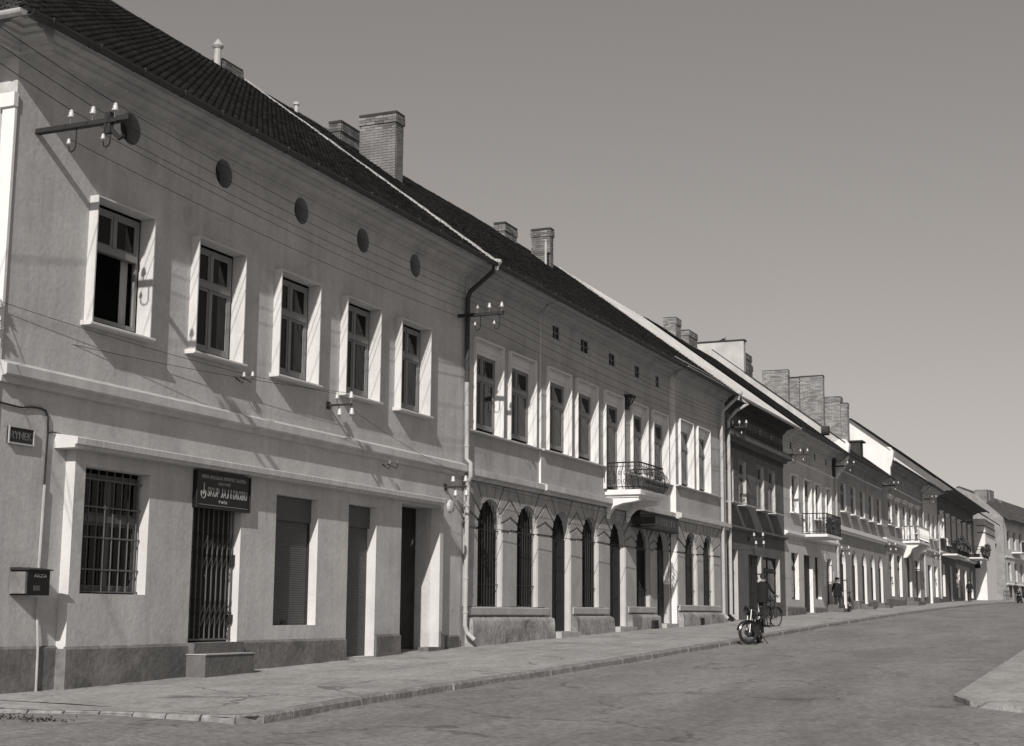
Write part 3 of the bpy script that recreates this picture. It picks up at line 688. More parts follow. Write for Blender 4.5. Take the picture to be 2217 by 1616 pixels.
for x0, x1, yf, zt, j in ((30.2, 35.2, 0, 1.66, .035), (36.82, 39.8, 0, 1.69, .006), (41.4, 44.2, 0, 1.74, .02), (45.78, 50.9, -.25, 1.82, .015)):
    rough_plinth(b2, x0, x1, yf, zt, j=j*.7)
    MB().prof([(yf+.001, zt+.03), (yf-.07, zt+.03), (yf-.075, zt+.05), (yf-.075, zt+.19), (yf-.05, zt+.21), (yf+.001, zt+.21)], x0+.05, x1-.08).build('sill_course', 'plaster2', b2)
for x, z in ((43.2, 1.45), (47.7, 1.52)): MB().box(x, x+.42, -.29 if x < 45 else -.47, -.1, z-.22, z+.1).build('cellar_vent', 'void', b2)
for a, b, z in ((35.3, 36.7, 1.27), (39.9, 41.4, 1.37), (44.3, 45.6, 1.44)): MB().box(a, b, -.34, .3, z-.5, z).build('doorstep', 'step_t', b2)
gutter(b2, 30.12, 52.0, 9.61, -.80)
roof(b2, 30.0, 52.0, ZE1, single=0)
mb = MB()
for i in range(40):
    a = -.79+7.0*i/40; e = -.79+7.0*(i+1)/40; w = .2+random.uniform(-.05, .03)
    mb.slab([(52-w, a, ZE1+.76*(a+.75)+.03), (52+w, a, ZE1+.76*(a+.75)+.03), (52+w*.9, e, ZE1+.76*(e+.75)+.03), (52-w*.8, e, ZE1+.76*(e+.75)+.03)], (0, 0, .06+random.uniform(-.01, .01)))
mb.build('verge', 'mortar', b2)
shell(b2, 30.0, 52.0, 1, ZE1, m='plaster2', yf=.0)
pipe(b2, [(51.7, -.78, 9.55), (51.6, -.7, 9.4), (50.95, -.42, 8.9), (50.95, -.38, 8.5), (50.95, -.38, 1.75), (51.0, -.5, 1.6)], 'gutter_l', .06)
MB().lathe([(.06, -.15), (.09, -.02), (.17, .06), (.17, .16)], (51.75, -.8, 9.56), 'z', 10).build('hopper', 'mortar', b2)
chimney(b2, 33.72, 34.17, 3.86, 4.97, 12.9, 15.05, single=160)
chimney(b2, 33.72, 34.80, 5.56, 5.92, 13.9, 15.0, single=50)
chimney(b2, 45.2, 46.25, 5.62, 6.02, 14.0, 15.03, single=40)
chimney(b2, 46.74, 47.05, 4.55, 5.27, 13.4, 15.1, single=50)
MB().lathe([(.045, 0), (.045, 1.0), (.07, 1.01), (.07, 1.05)], (46.2, 4.5, 13.5), 'z', 8).build('vent_pipe', 'gutter_l', b2)
MB().lathe([(.05, 0), (.05, .42), (.085, .43), (.085, .5)], (31.95, 5.9, 14.5), 'z', 8).build('vent_pipe', 'gutter_l', b2)
# balcony with a bellied wrought iron railing
bx0, bx1, by = 39.40, 41.62, -1.12
bal = MB().box(bx0, bx1, by, -.061, 5.06, 5.20).box(bx0+.08, bx1-.08, by+.08, -.061, 4.99, 5.06).build('balcony', 'white', b2, loc=(bx0, 0, 5.1))
for x in (bx0+.12, bx1-.37):
    P = [(x, -.062, 4.99), (x, by+.1, 4.99), (x, by+.1, 4.90), (x, -.8, 4.86), (x, -.55, 4.83), (x, -.3, 4.75), (x, -.15, 4.6), (x, -.062, 4.4)]
    MB().slab(P, (.25, 0, 0)).build('console', 'white', bal, loc=(x, 0, 4.99))
def scroll(mb, p, u, s, w):          # C-scroll lying in the plane of u (horizontal) and z
    P = []
    for i in range(15):
        t = i/14; a = -pi*.7+t*pi*2.4; r = s*(1-.62*t); P.append(p+u*(r*cos(a))+Vector((0, 0, r*sin(a)*1.5)))
    mb.tube(P, w, 4)
def belly(t): return .17*sin(pi*min(1, (1-t)*1.25))**1.0 if t < 1 else 0
edges = [((bx0+.03, -.1), (bx0+.03, by+.03), (-1, 0)), ((bx0+.03, by+.03), (bx1-.03, by+.03), (0, -1)), ((bx1-.03, by+.03), (bx1-.03, -.1), (1, 0))]
for (p, q, nrm) in edges:
    p = Vector((p[0], p[1], 0)); q = Vector((q[0], q[1], 0)); nn = Vector((nrm[0], nrm[1], 0)); L = (q-p).length; u = (q-p)/L
    rl = MB(); rl.tube([p+Vector((0, 0, 5.97)), q+Vector((0, 0, 5.97))], .022, 6); rl.tube([p+Vector((0, 0, 5.28)), q+Vector((0, 0, 5.28))], .014, 5); rl.tube([p+Vector((0, 0, 5.86)), q+Vector((0, 0, 5.86))], .01, 5)
    rl.build('rail', 'iron', bal)
    k = max(2, int(L/.145))
    for i in range(k+1):
        c = p+u*(L*i/k); P = [c+Vector((0, 0, 5.22+.75*t))+nn*(.19*sin(pi*min(1, max(0, (.82-t)/.82)))**.8 if t < .82 else 0) for t in [j/9 for j in range(10)]]
        mb = MB().tube(P, .011, 5)
        if i < k:
            cc_ = c+u*(L/k/2)+nn*.15+Vector((0, 0, 5.42)); scroll(mb, cc_, u, .055, .008); scroll(mb, c+u*(L/k/2)+nn*.07+Vector((0, 0, 5.68)), -u, .045, .008)
        mb.build('baluster', 'iron', bal, loc=c+Vector((0, 0, 5.22)))
# lantern bracket between two windows
lb = MB().box(41.2, 41.45, -.12, -.06, 7.75, 8.12).box(41.12, 41.52, -.30, -.06, 8.12, 8.18).tube([(41.2, -.28, 8.12), (41.22, -.2, 7.95), (41.3, -.12, 7.85)], .02, 6).tube([(41.45, -.28, 8.12), (41.43, -.2, 7.95), (41.35, -.12, 7.85)], .02, 6)
lb.build('wall_console', 'iron', b2)
# street-side shop fascia
fs = MB().box(41.75, 45.62, -.34, -.22, 4.33, 4.72).build('shop_fascia', 'board', b2, loc=(43, -.3, 4.5))
MB().box(41.72, 45.65, -.36, -.10, 4.725, 4.76).box(41.72, 45.65, -.36, -.10, 4.28, 4.325).build('fascia_moulding', 'iron', fs)

# ================================================================ HOUSES 3 - 8
def house(name, label, x0, x1, ze, m, trim, wins, attics, gops, strings, roofk, roofm, zb, yf=0, sur=None, sillp=.18, eave=-.75, over_m=None, plinth=None, slope=.76, single=False, hood=False, gut='gutter', archs=(), te=.15, tw=.18, corn=True, strm=None):
    b = root(name, (x0, yf, zb), label, 'house', 'houses along the street')
    holes = [rect(*w) for w in wins]+[rect(*w) for w in attics]+[rect(*w[:4]) for w in gops]+[arch(*w[:4]) for w in archs]
    MB().wall(rect(x0+.002, x1-.002, zb-.6, ze+.5+slope*(yf-0)), holes, yf, .19, 0, 1).build('wall', [m, trim], b)
    for i, w in enumerate(wins):
        if sur: surround(b, w[0]-.05, w[1]+.05, w[2]-.04, w[3]+.05, yf, sur, .06, trim)
        sill(b, w[0]-.14, w[1]+.14, w[2]+.0, yf-sillp, yf, trim, h=.06)
        glazing(b, w[0]+.02, w[1]-.02, w[2]+.03, w[3]-.02, yf+.12, w[2]+(w[3]-w[2])*.66, sub=x0 < 75)
        if hood: MB().box(w[0]-.15, w[1]+.15, yf-.14, yf, w[3]+.22, w[3]+.30).box(w[0]-.1, w[1]+.1, yf-.05, yf-.001, w[3]+.07, w[3]+.22).build('window_hood', trim, b)
    for w in attics: attic(b, *w, yf, .08)
    for w in gops:
        if w[4] == 'door': plank_door(b, w[0], w[1], w[2], w[3], yf+.16)
        elif w[4] == 'shop': glazing(b, w[0], w[1], w[2], w[3], yf+.18, w[2]+(w[3]-w[2])*.7, mats='wood_d', curt=False); MB().box(w[0], w[1], yf+.1, yf+.24, w[2]-.6, w[2]).build('stall_riser', trim, b)
        else: glazing(b, w[0], w[1], w[2], w[3], yf+.18, w[2]+(w[3]-w[2])*.68, mats='wood_d', curt=False)
    for w in archs:
        a, c, z0, zc = w[:4]; R = (c-a)/2; zs = zc-R
        P = [Vector((x, yf+.16, z)) for x, z in arch(*w[:4])]; f = MB().slab(P, (0, .01, 0)).build('window' if w[4] != 'door' else 'door', 'dark_pane' if w[4] != 'door' else 'wood_d', b, loc=((a+c)/2, yf, z0))
        MB().box((a+c)/2-.03, (a+c)/2+.03, yf+.13, yf+.155, z0, zc-.02).box(a, c, yf+.128, yf+.154, zs-.04, zs+.04).box(a, a+.07, yf+.13, yf+.153, z0, zs).box(c-.07, c, yf+.13, yf+.153, z0, zs).build('window_frame', 'wood_d', f)
    for z0, z1, p in strings: band(b, x0-.0, x1-.004, z0, z1, yf, p, strm or trim, slope=min(.05, (z1-z0)*.3))
    if plinth:
        spans = []; cur = x0+.05
        for w in sorted([w for w in list(gops)+list(archs) if w[2] < plinth-.02], key=lambda w: w[0]): spans.append((cur, w[0]-.02)); cur = w[1]+.02
        spans.append((cur, x1-.05))
        for a, c in spans:
            if c-a > .1: MB().prof([(yf-.001, zb-.6), (yf-.07, zb-.6), (yf-.07, plinth-.05), (yf-.001, plinth)], a, c).build('plinth', 'plinth1', b)
    if corn: cornice(b, x0, x1, ze-.26, m if over_m is None else over_m, yf=yf, out=-eave-.15+yf)
    gutter(b, x0, x1, ze-.01, eave-.05, m=gut)
    roof(b, x0, x1, ze, ye=eave, kind=roofk, m=roofm, slope=slope, te=te, tw=tw)
    shell(b, x0, x1, zb, ze, slope=slope, ye=eave, m=m, yf=yf)
    return b
b3 = house('dark_house', 'narrow dark plastered house with a light sheet metal roof, third from the corner', 52.05, 62.4, 9.62, 'plaster3', 'trim3',
    [(52.8, 54.0, 5.87, 7.58), (54.72, 55.95, 5.87, 7.58), (57.62, 58.88, 5.87, 7.66), (59.62, 60.85, 5.87, 7.66)],
    [(53.0, 53.55, 8.92, 9.15), (55.4, 55.95, 8.92, 9.15), (57.8, 58.5, 8.92, 9.18), (59.75, 60.45, 8.92, 9.18)],
    [(52.85, 54.45, 1.55, 4.15, 'door'), (56.1, 58.15, 1.6, 4.05, 'door'), (58.5, 61.4, 2.25, 4.05, 'shop')],
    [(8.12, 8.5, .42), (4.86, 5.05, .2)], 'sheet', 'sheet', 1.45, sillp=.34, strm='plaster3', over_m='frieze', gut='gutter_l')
b4 = house('pale_house', 'narrow pale plastered house with an iron balcony over its doors and a dark roof', 62.405, 74.0, 9.70, 'plaster4', 'white',
    [(63.72, 65.08, 6.18, 7.82), (66.42, 67.95, 5.45, 7.82), (68.82, 70.18, 6.18, 7.82), (71.45, 72.68, 6.18, 7.82)],
    [(63.85, 64.45, 8.93, 9.27), (66.6, 67.15, 8.93, 9.27), (69.0, 69.62, 8.93, 9.27), (71.65, 72.3, 8.93, 9.27)],
    [(63.65, 65.1, 2.4, 4.42, 'window'), (66.2, 68.1, 1.85, 4.42, 'door'), (68.6, 70.05, 2.47, 4.42, 'window'), (71.4, 72.6, 2.1, 4.42, 'door')],
    [(5.12, 5.33, .16), (8.45, 8.55, .06)], 'tile', 'tile', 1.72, sur=.07, plinth=2.1, over_m='plaster4')
b5 = house('five_bay_house', 'grey house with five tall windows over four round arched shop openings', 74.005, 88.4, 9.70, 'plaster5', 'trim2',
    [(75.35, 76.95, 6.98, 8.48), (78.2, 79.7, 6.98, 8.48), (81.0, 82.5, 6.98, 8.48), (83.8, 85.3, 6.98, 8.48), (86.55, 88.05, 6.98, 8.48)], [],
    [], [(5.83, 6.2, .26), (9.05, 9.12, .05)], 'tile', 'tile_mid', 1.95, sillp=.26, archs=[(74.75, 76.3, 2.0, 5.05, 'door'), (78.0, 79.6, 2.5, 5.1, 'w'), (81.0, 82.45, 2.1, 5.1, 'door'), (83.75, 85.2, 2.6, 5.1, 'w'), (86.4, 87.9, 2.2, 5.15, 'door')], plinth=2.55, over_m='plaster5')
b6 = house('tall_balcony_house', 'taller grey house with stone balcony on scrolled brackets and a bright metal roof', 88.405, 105.5, 10.78, 'plaster5', 'trim2',
    [(90.5, 92.1, 7.18, 8.68), (93.45, 95.05, 7.18, 8.68), (96.5, 98.1, 6.55, 8.75), (99.2, 100.7, 6.55, 8.75), (102.3, 103.8, 7.25, 8.8)],
    [(91.0, 91.7, 9.9, 10.2), (93.5, 94.2, 9.9, 10.2), (96.4, 97.1, 9.9, 10.2), (99.5, 100.2, 9.9, 10.2), (102.5, 103.2, 9.9, 10.2)],
    [(90.55, 92.2, 2.9, 5.45, 'window'), (93.6, 95.4, 2.9, 5.45, 'window'), (97.6, 99.6, 2.35, 5.45, 'door'), (101.5, 103.5, 2.9, 5.4, 'window')],
    [(5.95, 6.3, .22), (9.45, 9.55, .12)], 'sheet', 'sheet2', 2.2, sillp=.22, hood=True, plinth=2.75, over_m='plaster5')
b7 = house('narrow_three_bay_house', 'narrow pale house with three close set windows and stained plaster', 105.505, 113.8, 10.72, 'plaster4', 'white',
    [(106.2, 107.7, 7.25, 9.05), (108.8, 110.3, 7.25, 9.05), (111.3, 112.7, 7.25, 9.05)], [],
    [(107.6, 109.6, 2.6, 5.3, 'door'), (111.0, 112.8, 3.1, 5.3, 'window')],
    [(6.25, 6.45, .18)], 'tile', 'tile', 2.5, sillp=.3, plinth=3.1, over_m='plaster4')
b8 = house('shadowed_house', 'long dark house under a deep overhanging roof with two balconies full of plants', 113.805, 139.3, 11.0, 'plaster8', 'trim2',
    [(115.2, 116.8, 7.6, 9.35), (119.0, 120.6, 7.2, 9.35), (122.8, 124.4, 7.6, 9.35), (126.6, 128.2, 7.6, 9.35), (130.4, 132.0, 7.6, 9.35), (134.4, 136.0, 7.2, 9.35)], [],
    [(115.0, 117.2, 3.2, 5.6, 'window'), (119.5, 121.8, 2.9, 5.6, 'door'), (124.5, 127, 3.2, 5.6, 'window'), (130, 132, 3.0, 5.6, 'door'), (134.5, 137, 3.3, 5.6, 'window')],
    [(6.35, 6.6, .2)], 'tile', 'tile', 2.75, sillp=.25, eave=-1.35, sur=.12, hood=True)
MB().box(52.06, 62.39, -.02, -.001, 8.5, 8.90).box(52.06, 62.39, -.02, -.001, 9.19, 9.36).box(52.06, 62.39, -.03, -.001, 7.95, 8.11).build('frieze', 'frieze', b3)  # thin panels darker than the house wall, above and below the string course
# dark house: shop front panel, hoods; firewall parapets and kneelers
for X, p0, zt, w in ((73.95, 10.2, .50, .34), (88.35, 10.2, 1.62, .3)):
    par = b5 if X < 80 else b6; mb = MB(); y0, y1 = -.55, 6.2
    P = [(X-.01 if X < 80 else X-.012, y, p0+.76*y+d) for y, d in ((y0, -.1), (y1, -.1), (y1, zt), (y0, zt))]
    mb.slab(P, (w, 0, 0)); mb.build('firewall', 'firewall' if X < 80 else 'white', par)
    MB().slab([(X-.06, y, p0+.76*y+d) for y, d in ((y0-.05, zt+.005), (y1, zt+.005), (y1, zt+.06), (y0-.05, zt+.06))], (w+.1, 0, 0)).build('coping', 'soot' if X < 80 else 'plinth1', par)
    k = MB(); z1 = p0+.76*y0+zt
    k.slab([(X-.03, y, z) for y, z in ((-.001, z1-1.5-.4), (-.18, z1-1.5-.1), (-.42, z1-1.35), (-.62, z1-.9), (-.72, z1-.55), (-.78, z1-.1), (-.62, z1+.16), (-.3, z1+.2), (-.001, z1+.0))], (w+.06, 0, 0))
    k.build('kneeler', 'white', par)
MB().box(73.90, 74.31, 4.5, 7.1, 13.2, 15.80).build('firewall', 'firewall', b5); MB().box(73.86, 74.36, 4.44, 7.14, 15.801, 15.88).build('coping', 'soot', b5)
for x in (113.81, 139.2): MB().slab([(x, -1.3, 11.02), (x, -.002, 11.06), (x, -.002, 11.95)], (.08, 0, 0)).build('eave_end', 'plaster8', b8)
# stacks
chimney(b4, 65.9, 66.75, 5.75, 6.35, 14.4, 15.6, single=0, m='brick_l'); chimney(b4, 67.9, 69.4, 5.7, 6.2, 14.2, 15.35, single=0, m='brick_l')
chimney(b5, 76.0, 77.6, 5.0, 5.3, 13.7, 15.55, single=0, m='brick'); chimney(b5, 77.9, 78.6, 5.2, 5.5, 13.7, 15.2, single=0, m='brick')
chimney(b5, 75.6, 76.0, 2.6, 3.95, 12.0, 14.4, single=0, m='brick_l', corbel=.02); chimney(b5, 76.2, 76.6, 2.15, 2.7, 12.0, 14.08, single=0, m='brick_l', corbel=.01)
chimney(b5, 76.2, 76.6, .9, 2.12, 11.0, 14.1, single=0, m='brick_l', corbel=.01)
chimney(b5, 87.2, 87.9, 2.05, 3.05, 12.0, 14.55, single=0, m='brick_l'); chimney(b5, 87.2, 87.8, 1.65, 2.03, 11.8, 14.15, single=0, m='brick_l', corbel=.02)
# dormer on the fifth roof and a round hatch on the fourth
dm = MB(); dm.slab([(82.2, y, z) for y, z in ((.1, 10.3), (.1, 11.25), (1.3, 11.3), (1.3, 10.9))], (.9, 0, 0)).box(82.12, 83.2, -.05, 1.4, 11.25, 11.33)
dm.build('dormer', 'soot', b5)
MB().lathe([(.24, -.3), (.24, .05)], (72.6, .25, 10.75), 'y', 14).build('roof_hatch', 'soot', b4)
mb = MB().tube([(73.85, -.72, 9.6), (73.75, -.5, 9.4), (73.7, -.12, 9.2), (73.7, -.1, 8.6), (73.7, -.1, 2.0)], .06, 8); mb.build('downpipe', 'gutter_l', b4)
MB().box(73.4, 73.9, -.12, -.0, 8.55, 9.6).build('downpipe_box', 'iron', b4)
mb = MB().tube([(105.4, -.72, 10.6), (105.3, -.5, 10.4), (105.2, -.12, 10.1), (105.2, -.1, 3)], .07, 8); mb.build('downpipe', 'gutter_l', b6)
mb = MB().tube([(52.2, -.78, 9.5), (52.4, -1.0, 9.35), (52.25, -.6, 9.1), (52.12, -.33, 8.75), (52.12, -.33, 1.75), (52.2, -.5, 1.6)], .065, 8); mb.build('downpipe', 'gutter_l', b3)
MB().tube([(113.75, -.1, 9.2), (113.75, -.1, 3)], .07, 8).build('downpipe', 'gutter_l', b7)
# posters between the doors of the pale house and the next one
for x, z, w, h in ((70.6, 3.1, .5, .8), (70.75, 4.25, .75, .35), (73.0, 3.4, .35, .5)): MB().box(x, x+w, -.012, -.001, z, z+h).build('poster', 'poster', b4)
# balconies of the far houses
def simple_balcony(par, x0, x1, z, y0, dep, stone=False, plant=0, step=.14):
    b = MB().box(x0, x1, -dep, y0-.001, z-.12, z).build('balcony', 'white' if stone else 'trim2', par, loc=(x0, 0, z))
    m = 'white' if stone else 'iron'
    for (p, q) in (((x0+.04, y0-.03), (x0+.04, -dep+.04)), ((x0+.04, -dep+.04), (x1-.04, -dep+.04)), ((x1-.04, -dep+.04), (x1-.04, y0-.03))):
        r = MB(); r.tube([(p[0], p[1], z+.92), (q[0], q[1], z+.92)], .05 if stone else .022, 5); r.tube([(p[0], p[1], z+.1), (q[0], q[1], z+.1)], .03 if stone else .014, 5)
        r.build('rail', 'iron' if not stone else 'plinth1', b)
        L = math.hypot(q[0]-p[0], q[1]-p[1]); n = max(2, int(L/step)); s = MB()
        for i in range(n+1):
            x = p[0]+(q[0]-p[0])*i/n; y = p[1]+(q[1]-p[1])*i/n
            if stone: s.lathe([(.06, 0), (.03, .1), (.09, .35), (.035, .7), (.06, .8)], (x, y, z+.1), 'z', 6)
            else:
                s.tube([(x, y, z), (x, y, z+.92)], .012, 4)
                if i < n and n > 3: s.tube([(x+.02, y, z+.25), (x+.09, y, z+.4), (x+.03, y, z+.6), (x+.1, y, z+.75)], .009, 4)
        s.build('balustrade', m, b)
    return b
bb4 = simple_balcony(b4, 65.95, 69.35, 5.31, 0, 1.14)
bb6 = simple_balcony(b6, 96.1, 100.9, 6.42, 0, 1.05, stone=True, step=.32)
for x in (96.3, 100.3): MB().slab([(x, y, z) for y, z in ((-.001, 6.29), (-1.0, 6.29), (-.9, 6.1), (-.55, 5.95), (-.4, 5.6), (-.2, 5.4), (-.001, 5.35))], (.35, 0, 0)).build('console', 'white', bb6)
bb8 = simple_balcony(b8, 115.0, 123.5, 6.35, 0, 1.2); bb9 = simple_balcony(b8, 133.0, 138.8, 6.75, 0, 1.3)
def foliage(name, label, cx, cy, cz, sx, sy, sz, n, group=None, cat='plant', m='leaf', s=.07):
    mb = MB()
    for i in range(n):
        while 1:
            p = Vector((random.uniform(-1, 1), random.uniform(-1, 1), random.uniform(-1, 1)))
            if p.length < 1 and random.random() < .4+.6*abs(sin(p.x*5+cx)*cos(p.z*4)): break
        c = Vector((cx+p.x*sx, cy+p.y*sy, cz+p.z*sz)); a = Vector((random.gauss(0, 1), random.gauss(0, 1), random.gauss(0, 1))).normalized(); b = a.orthogonal().normalized(); k = s*random.uniform(.6, 1.4)
        mb.add([c-a*k, c+b*k*.5, c+a*k, c-b*k*.5], [(0, 1, 2, 3)])
    mb.box(cx-sx*.8, cx+sx*.8, cy-sy*.5, cy+sy*.5, cz-sz-.12, cz-sz*.5)
    return tag(mb.build(name, m, loc=(cx, cy, cz-sz)), label, cat, group)
for i, (x, z, y, s, t) in enumerate(((116.0, 7.15, -1.2, .5, 'small dark plant at the near end of the long balcony'), (118.4, 7.35, -1.2, .9, 'largest dark plant, second along the long balcony'), (120.8, 7.25, -1.2, .7, 'middle sized plant hanging over the middle of the long balcony'), (122.8, 7.1, -1.2, .45, 'low plant at the far end of the long balcony'), (134.2, 7.4, -1.3, .5, 'plant at the near end of the last balcony'), (137.4, 7.6, -1.3, .8, 'tall plant at the far end of the last balcony'))):
    foliage('balcony_plant', t, x, y, z, s*1.1, .3, s*.62, 260, 'plants on the balconies', s=.1)
foliage('balcony_plant', 'small leafy plant in a pot on the iron balcony of the pale house', 67.4, -1.0, 5.75, .35, .22, .36, 130, 'plants on the balconies', s=.07)

# ================================================================ the end of the row
bc = root('white_corner_house', (139.5, -.97, 3.2), 'white house corner with two dark bands standing out past the shadowed house', 'house', 'houses at the end of the street')
MB().box(139.45, 149, -.97, 8, 2.4, 10.45).build('wall', 'white', bc)
for z in (9.22, 9.84): MB().box(139.39, 149.1, -1.03, -.3, z-.06, z+.03).build('string_course', 'plinth1', bc)
MB().slab([(139.3, -1.5, 10.3), (139.3, -1.5, 10.42), (139.3, 4, 14.2), (139.3, 4, 14.0)], (9.8, 0, 0)).build('roof', 'tile', bc)
w_ = MB().box(139.40, 139.449, -.45, .05, 6.0, 7.3).build('window', 'void', bc); MB().box(139.41, 139.448, -.45, .0, 4.6, 6.0).build('window_panel', 'trim2', bc)
RZ = radians(-6.3)
be = root('gabled_end_house', (152, -1.56, 3.6), 'long house with a pale brick gable and dark tiled roof closing the view', 'house', 'houses at the end of the street', rz=RZ)
LOC[be.name] = Vector((0, 0, 0))
def hz(z): return z-3.6
rows3 = []
for k in range(12):
    x = 1.4+k*3.1; rows3 += [rect(x, x+1.5, hz(8.3), hz(10.1)), rect(x, x+1.5, hz(5.2), hz(7.0))]
MB().wall(rect(.002, 40, -1.5, hz(11.4)), rows3, 0, .25).build('wall', 'plaster4', be)
for k in range(12):
    x = 1.4+k*3.1
    for z in (8.3, 5.2): glazing(be, x+.02, x+1.48, hz(z+.02), hz(z+1.78), .18, hz(z+1.2), curt=False, sub=False, mats='wood')
    if k % 3 != 1: MB().box(x, x+1.4, -.02, -.003, hz(3.6), hz(4.8)).build('shop_window', 'void', be)
band(be, .002, 40, hz(4.75), hz(4.95), 0, .15, 'trim2'); band(be, .002, 40, hz(7.4), hz(7.6), 0, .15, 'trim2')
for k in (1, 4, 8):
    bq = MB().box(1+k*3.1-.6, 1+k*3.1+3.4, -1.0, -.001, hz(7.95), hz(8.08)).build('balcony', 'trim2', be)
    s = MB()
    for i in range(30): s.box(.45+k*3.1+i*.13, .48+k*3.1+i*.13, -1.0, -.97, hz(8.08), hz(9.0))
    s.box(.4+k*3.1, 4.4+k*3.1, -1.02, -.96, hz(9.0), hz(9.06)); s.build('balustrade', 'iron', bq)
gb = MB(); P = [(0, -.05, -1.5), (0, -.05, hz(11.3)), (0, 2.4, hz(13.6)), (0, 4.0, hz(14.3)), (0, 8.2, hz(14.3)), (0, 8.2, -1.5)]
gb.slab([(-.3, y, z) for _, y, z in P], (.3, 0, 0)); gb.build('gable_wall', 'brick_l', be)
rf = MB().prof([(-.7, hz(11.0)), (-.7, hz(11.12)), (4.2, hz(14.55)), (9.1, hz(11.1)), (4.2, hz(14.35))], -.05, 40).build('roof', 'tile_mid', be)
tl = MB()
for r in range(26):
    for c in range(100):
        a = -.74+r*.19; x = c*.4; z = hz(11.12)+.7*(a+.7)
        tl.add([(x, a, z+.03), (x+.38, a, z+.03), (x+.38, a+.2, z+.16), (x, a+.2, z+.16), (x, a, z), (x+.38, a, z)], [(0, 1, 2, 3), (0, 4, 5, 1)])
tag(tl.build('roof_tiling', 'tile_mid', rf), kind='stuff')
gutter(be, 0, 40, hz(11.0), -.74)
MB().box(-.2, .6, 1.4, 2.6, hz(12.8), hz(14.1)).build('chimney', 'brick', be); MB().box(8.2, 10.2, 2.8, 3.6, hz(13.2), hz(14.75)).build('chimney', 'brick', be); MB().box(16, 16.8, 3.2, 3.8, hz(13.4), hz(14.2)).build('chimney', 'brick', be)

# ================================================================ brackets, insulators and wires
BK = {}
def insulator(mb, c, s=1):
    mb.lathe([(.012*s, -.10*s), (.012*s, 0), (.033*s, 0), (.046*s, .02*s), (.027*s, .035*s), (.038*s, .055*s), (.024*s, .07*s), (.028*s, .09*s), (.010*s, .105*s)], c, 'z', 10)
def line_bracket(x, z, L, label, key, s=1., y0=0):
    r = root('insulator_bracket', (x, y0, z), label, 'bracket', 'line brackets on the house fronts')
    MB().box(x-.035, x+.035, y0-L, y0-.001, z-.03, z+.035).box(x-.05, x+.05, y0-L, y0-.001, z-.035, z-.028).build('crossarm', 'iron', r)
    ins = []
    for k in range(3):
        y = y0-L*(.42+.27*k); q = MB(); insulator(q, (x, y, z+.13), 1.15*s); q.build('insulator', 'porcelain', r, loc=(x, y, z+.05), smooth=True); ins.append((x, y, z+.24))
    for k in range(2):
        y = y0-L*(.5+.42*k); h = MB().tube([(x, y, z-.02), (x, y, z-.28), (x+.01, y+.03, z-.34), (x+.02, y+.09, z-.36), (x+.03, y+.14, z-.33), (x+.03, y+.15, z-.26)], .012, 5)
        h.build('hook', 'iron', r, loc=(x, y, z)); q = MB(); insulator(q, (x+.03, y+.15, z-.24), .8*s); q.build('insulator', 'porcelain', r, loc=(x+.03, y+.15, z-.24), smooth=True); ins.append((x+.03, y+.15, z-.16))
    BK[key] = ins; return r
a1 = line_bracket(15.67, 8.38, 1.40, 'long three insulator bracket high on the near end of the corner house', 'a')
MB().box(15.63, 15.71, -1.30, -1.20, 8.2, 8.5).tube([(15.67, -1.22, 8.45), (15.68, -1.30, 8.25), (15.70, -1.42, 8.12), (15.70, -1.48, 8.16)], .035, 6).box(15.63, 15.71, -1.60, -1.40, 8.36, 8.43).build('switch', 'iron', a1)
line_bracket(29.63, 8.38, 1.12, 'three insulator bracket crossing the downpipe between the two nearest houses', 'b')
line_bracket(52.47, 8.52, .95, 'three insulator bracket against the dark house front', 'c')
line_bracket(62.37, 8.5, 1.12, 'three insulator bracket between dark house and pale house', 'd')
line_bracket(73.23, 9.03, 1.15, 'three insulator bracket at the far end of the pale house', 'e', y0=-.0)
line_bracket(88.9, 9.34, .95, 'three insulator bracket under the bright metal roof', 'f')
line_bracket(106.0, 9.8, .97, 'three insulator bracket by the narrow stained house', 'g')
line_bracket(130, 9.6, .95, 'furthest three insulator bracket, on the shadowed house', 'h')
def wire(p, q, sag, label, r=.0065, n=14, cat='wire', name='overhead_wire', m='iron', group='wires strung along the house fronts'):
    P = [Vector(p).lerp(Vector(q), i/n)-Vector((0, 0, 4*sag*(i/n)*(1-i/n))) for i in range(n+1)]
    return tag(MB().tube(P, r, 4).build(name, m, loc=p), label, cat, group)
keys = 'abcdefgh'
names = ['upper wire nearest the wall', 'upper middle wire', 'outermost upper wire', 'lower wire nearest the wall', 'lower outer wire']
spans = ['across the corner house', 'across the arcaded house', 'across the dark house', 'across the pale house', 'across the five bay house', 'across the tall balcony house', 'past the narrow stained house']
for i, (s, e) in enumerate(zip(keys, keys[1:])):
    for k in range(5): wire(BK[s][k], BK[e][k], .16 if i < 2 else .1, names[k]+' '+spans[i], r=.005 if i < 1 else .0058)
for k in range(3): wire((9.5, -1.1-.25*k, 9.25), BK['a'][k], .06, ['inner', 'middle', 'outer'][k]+' short wire running left from the long bracket')
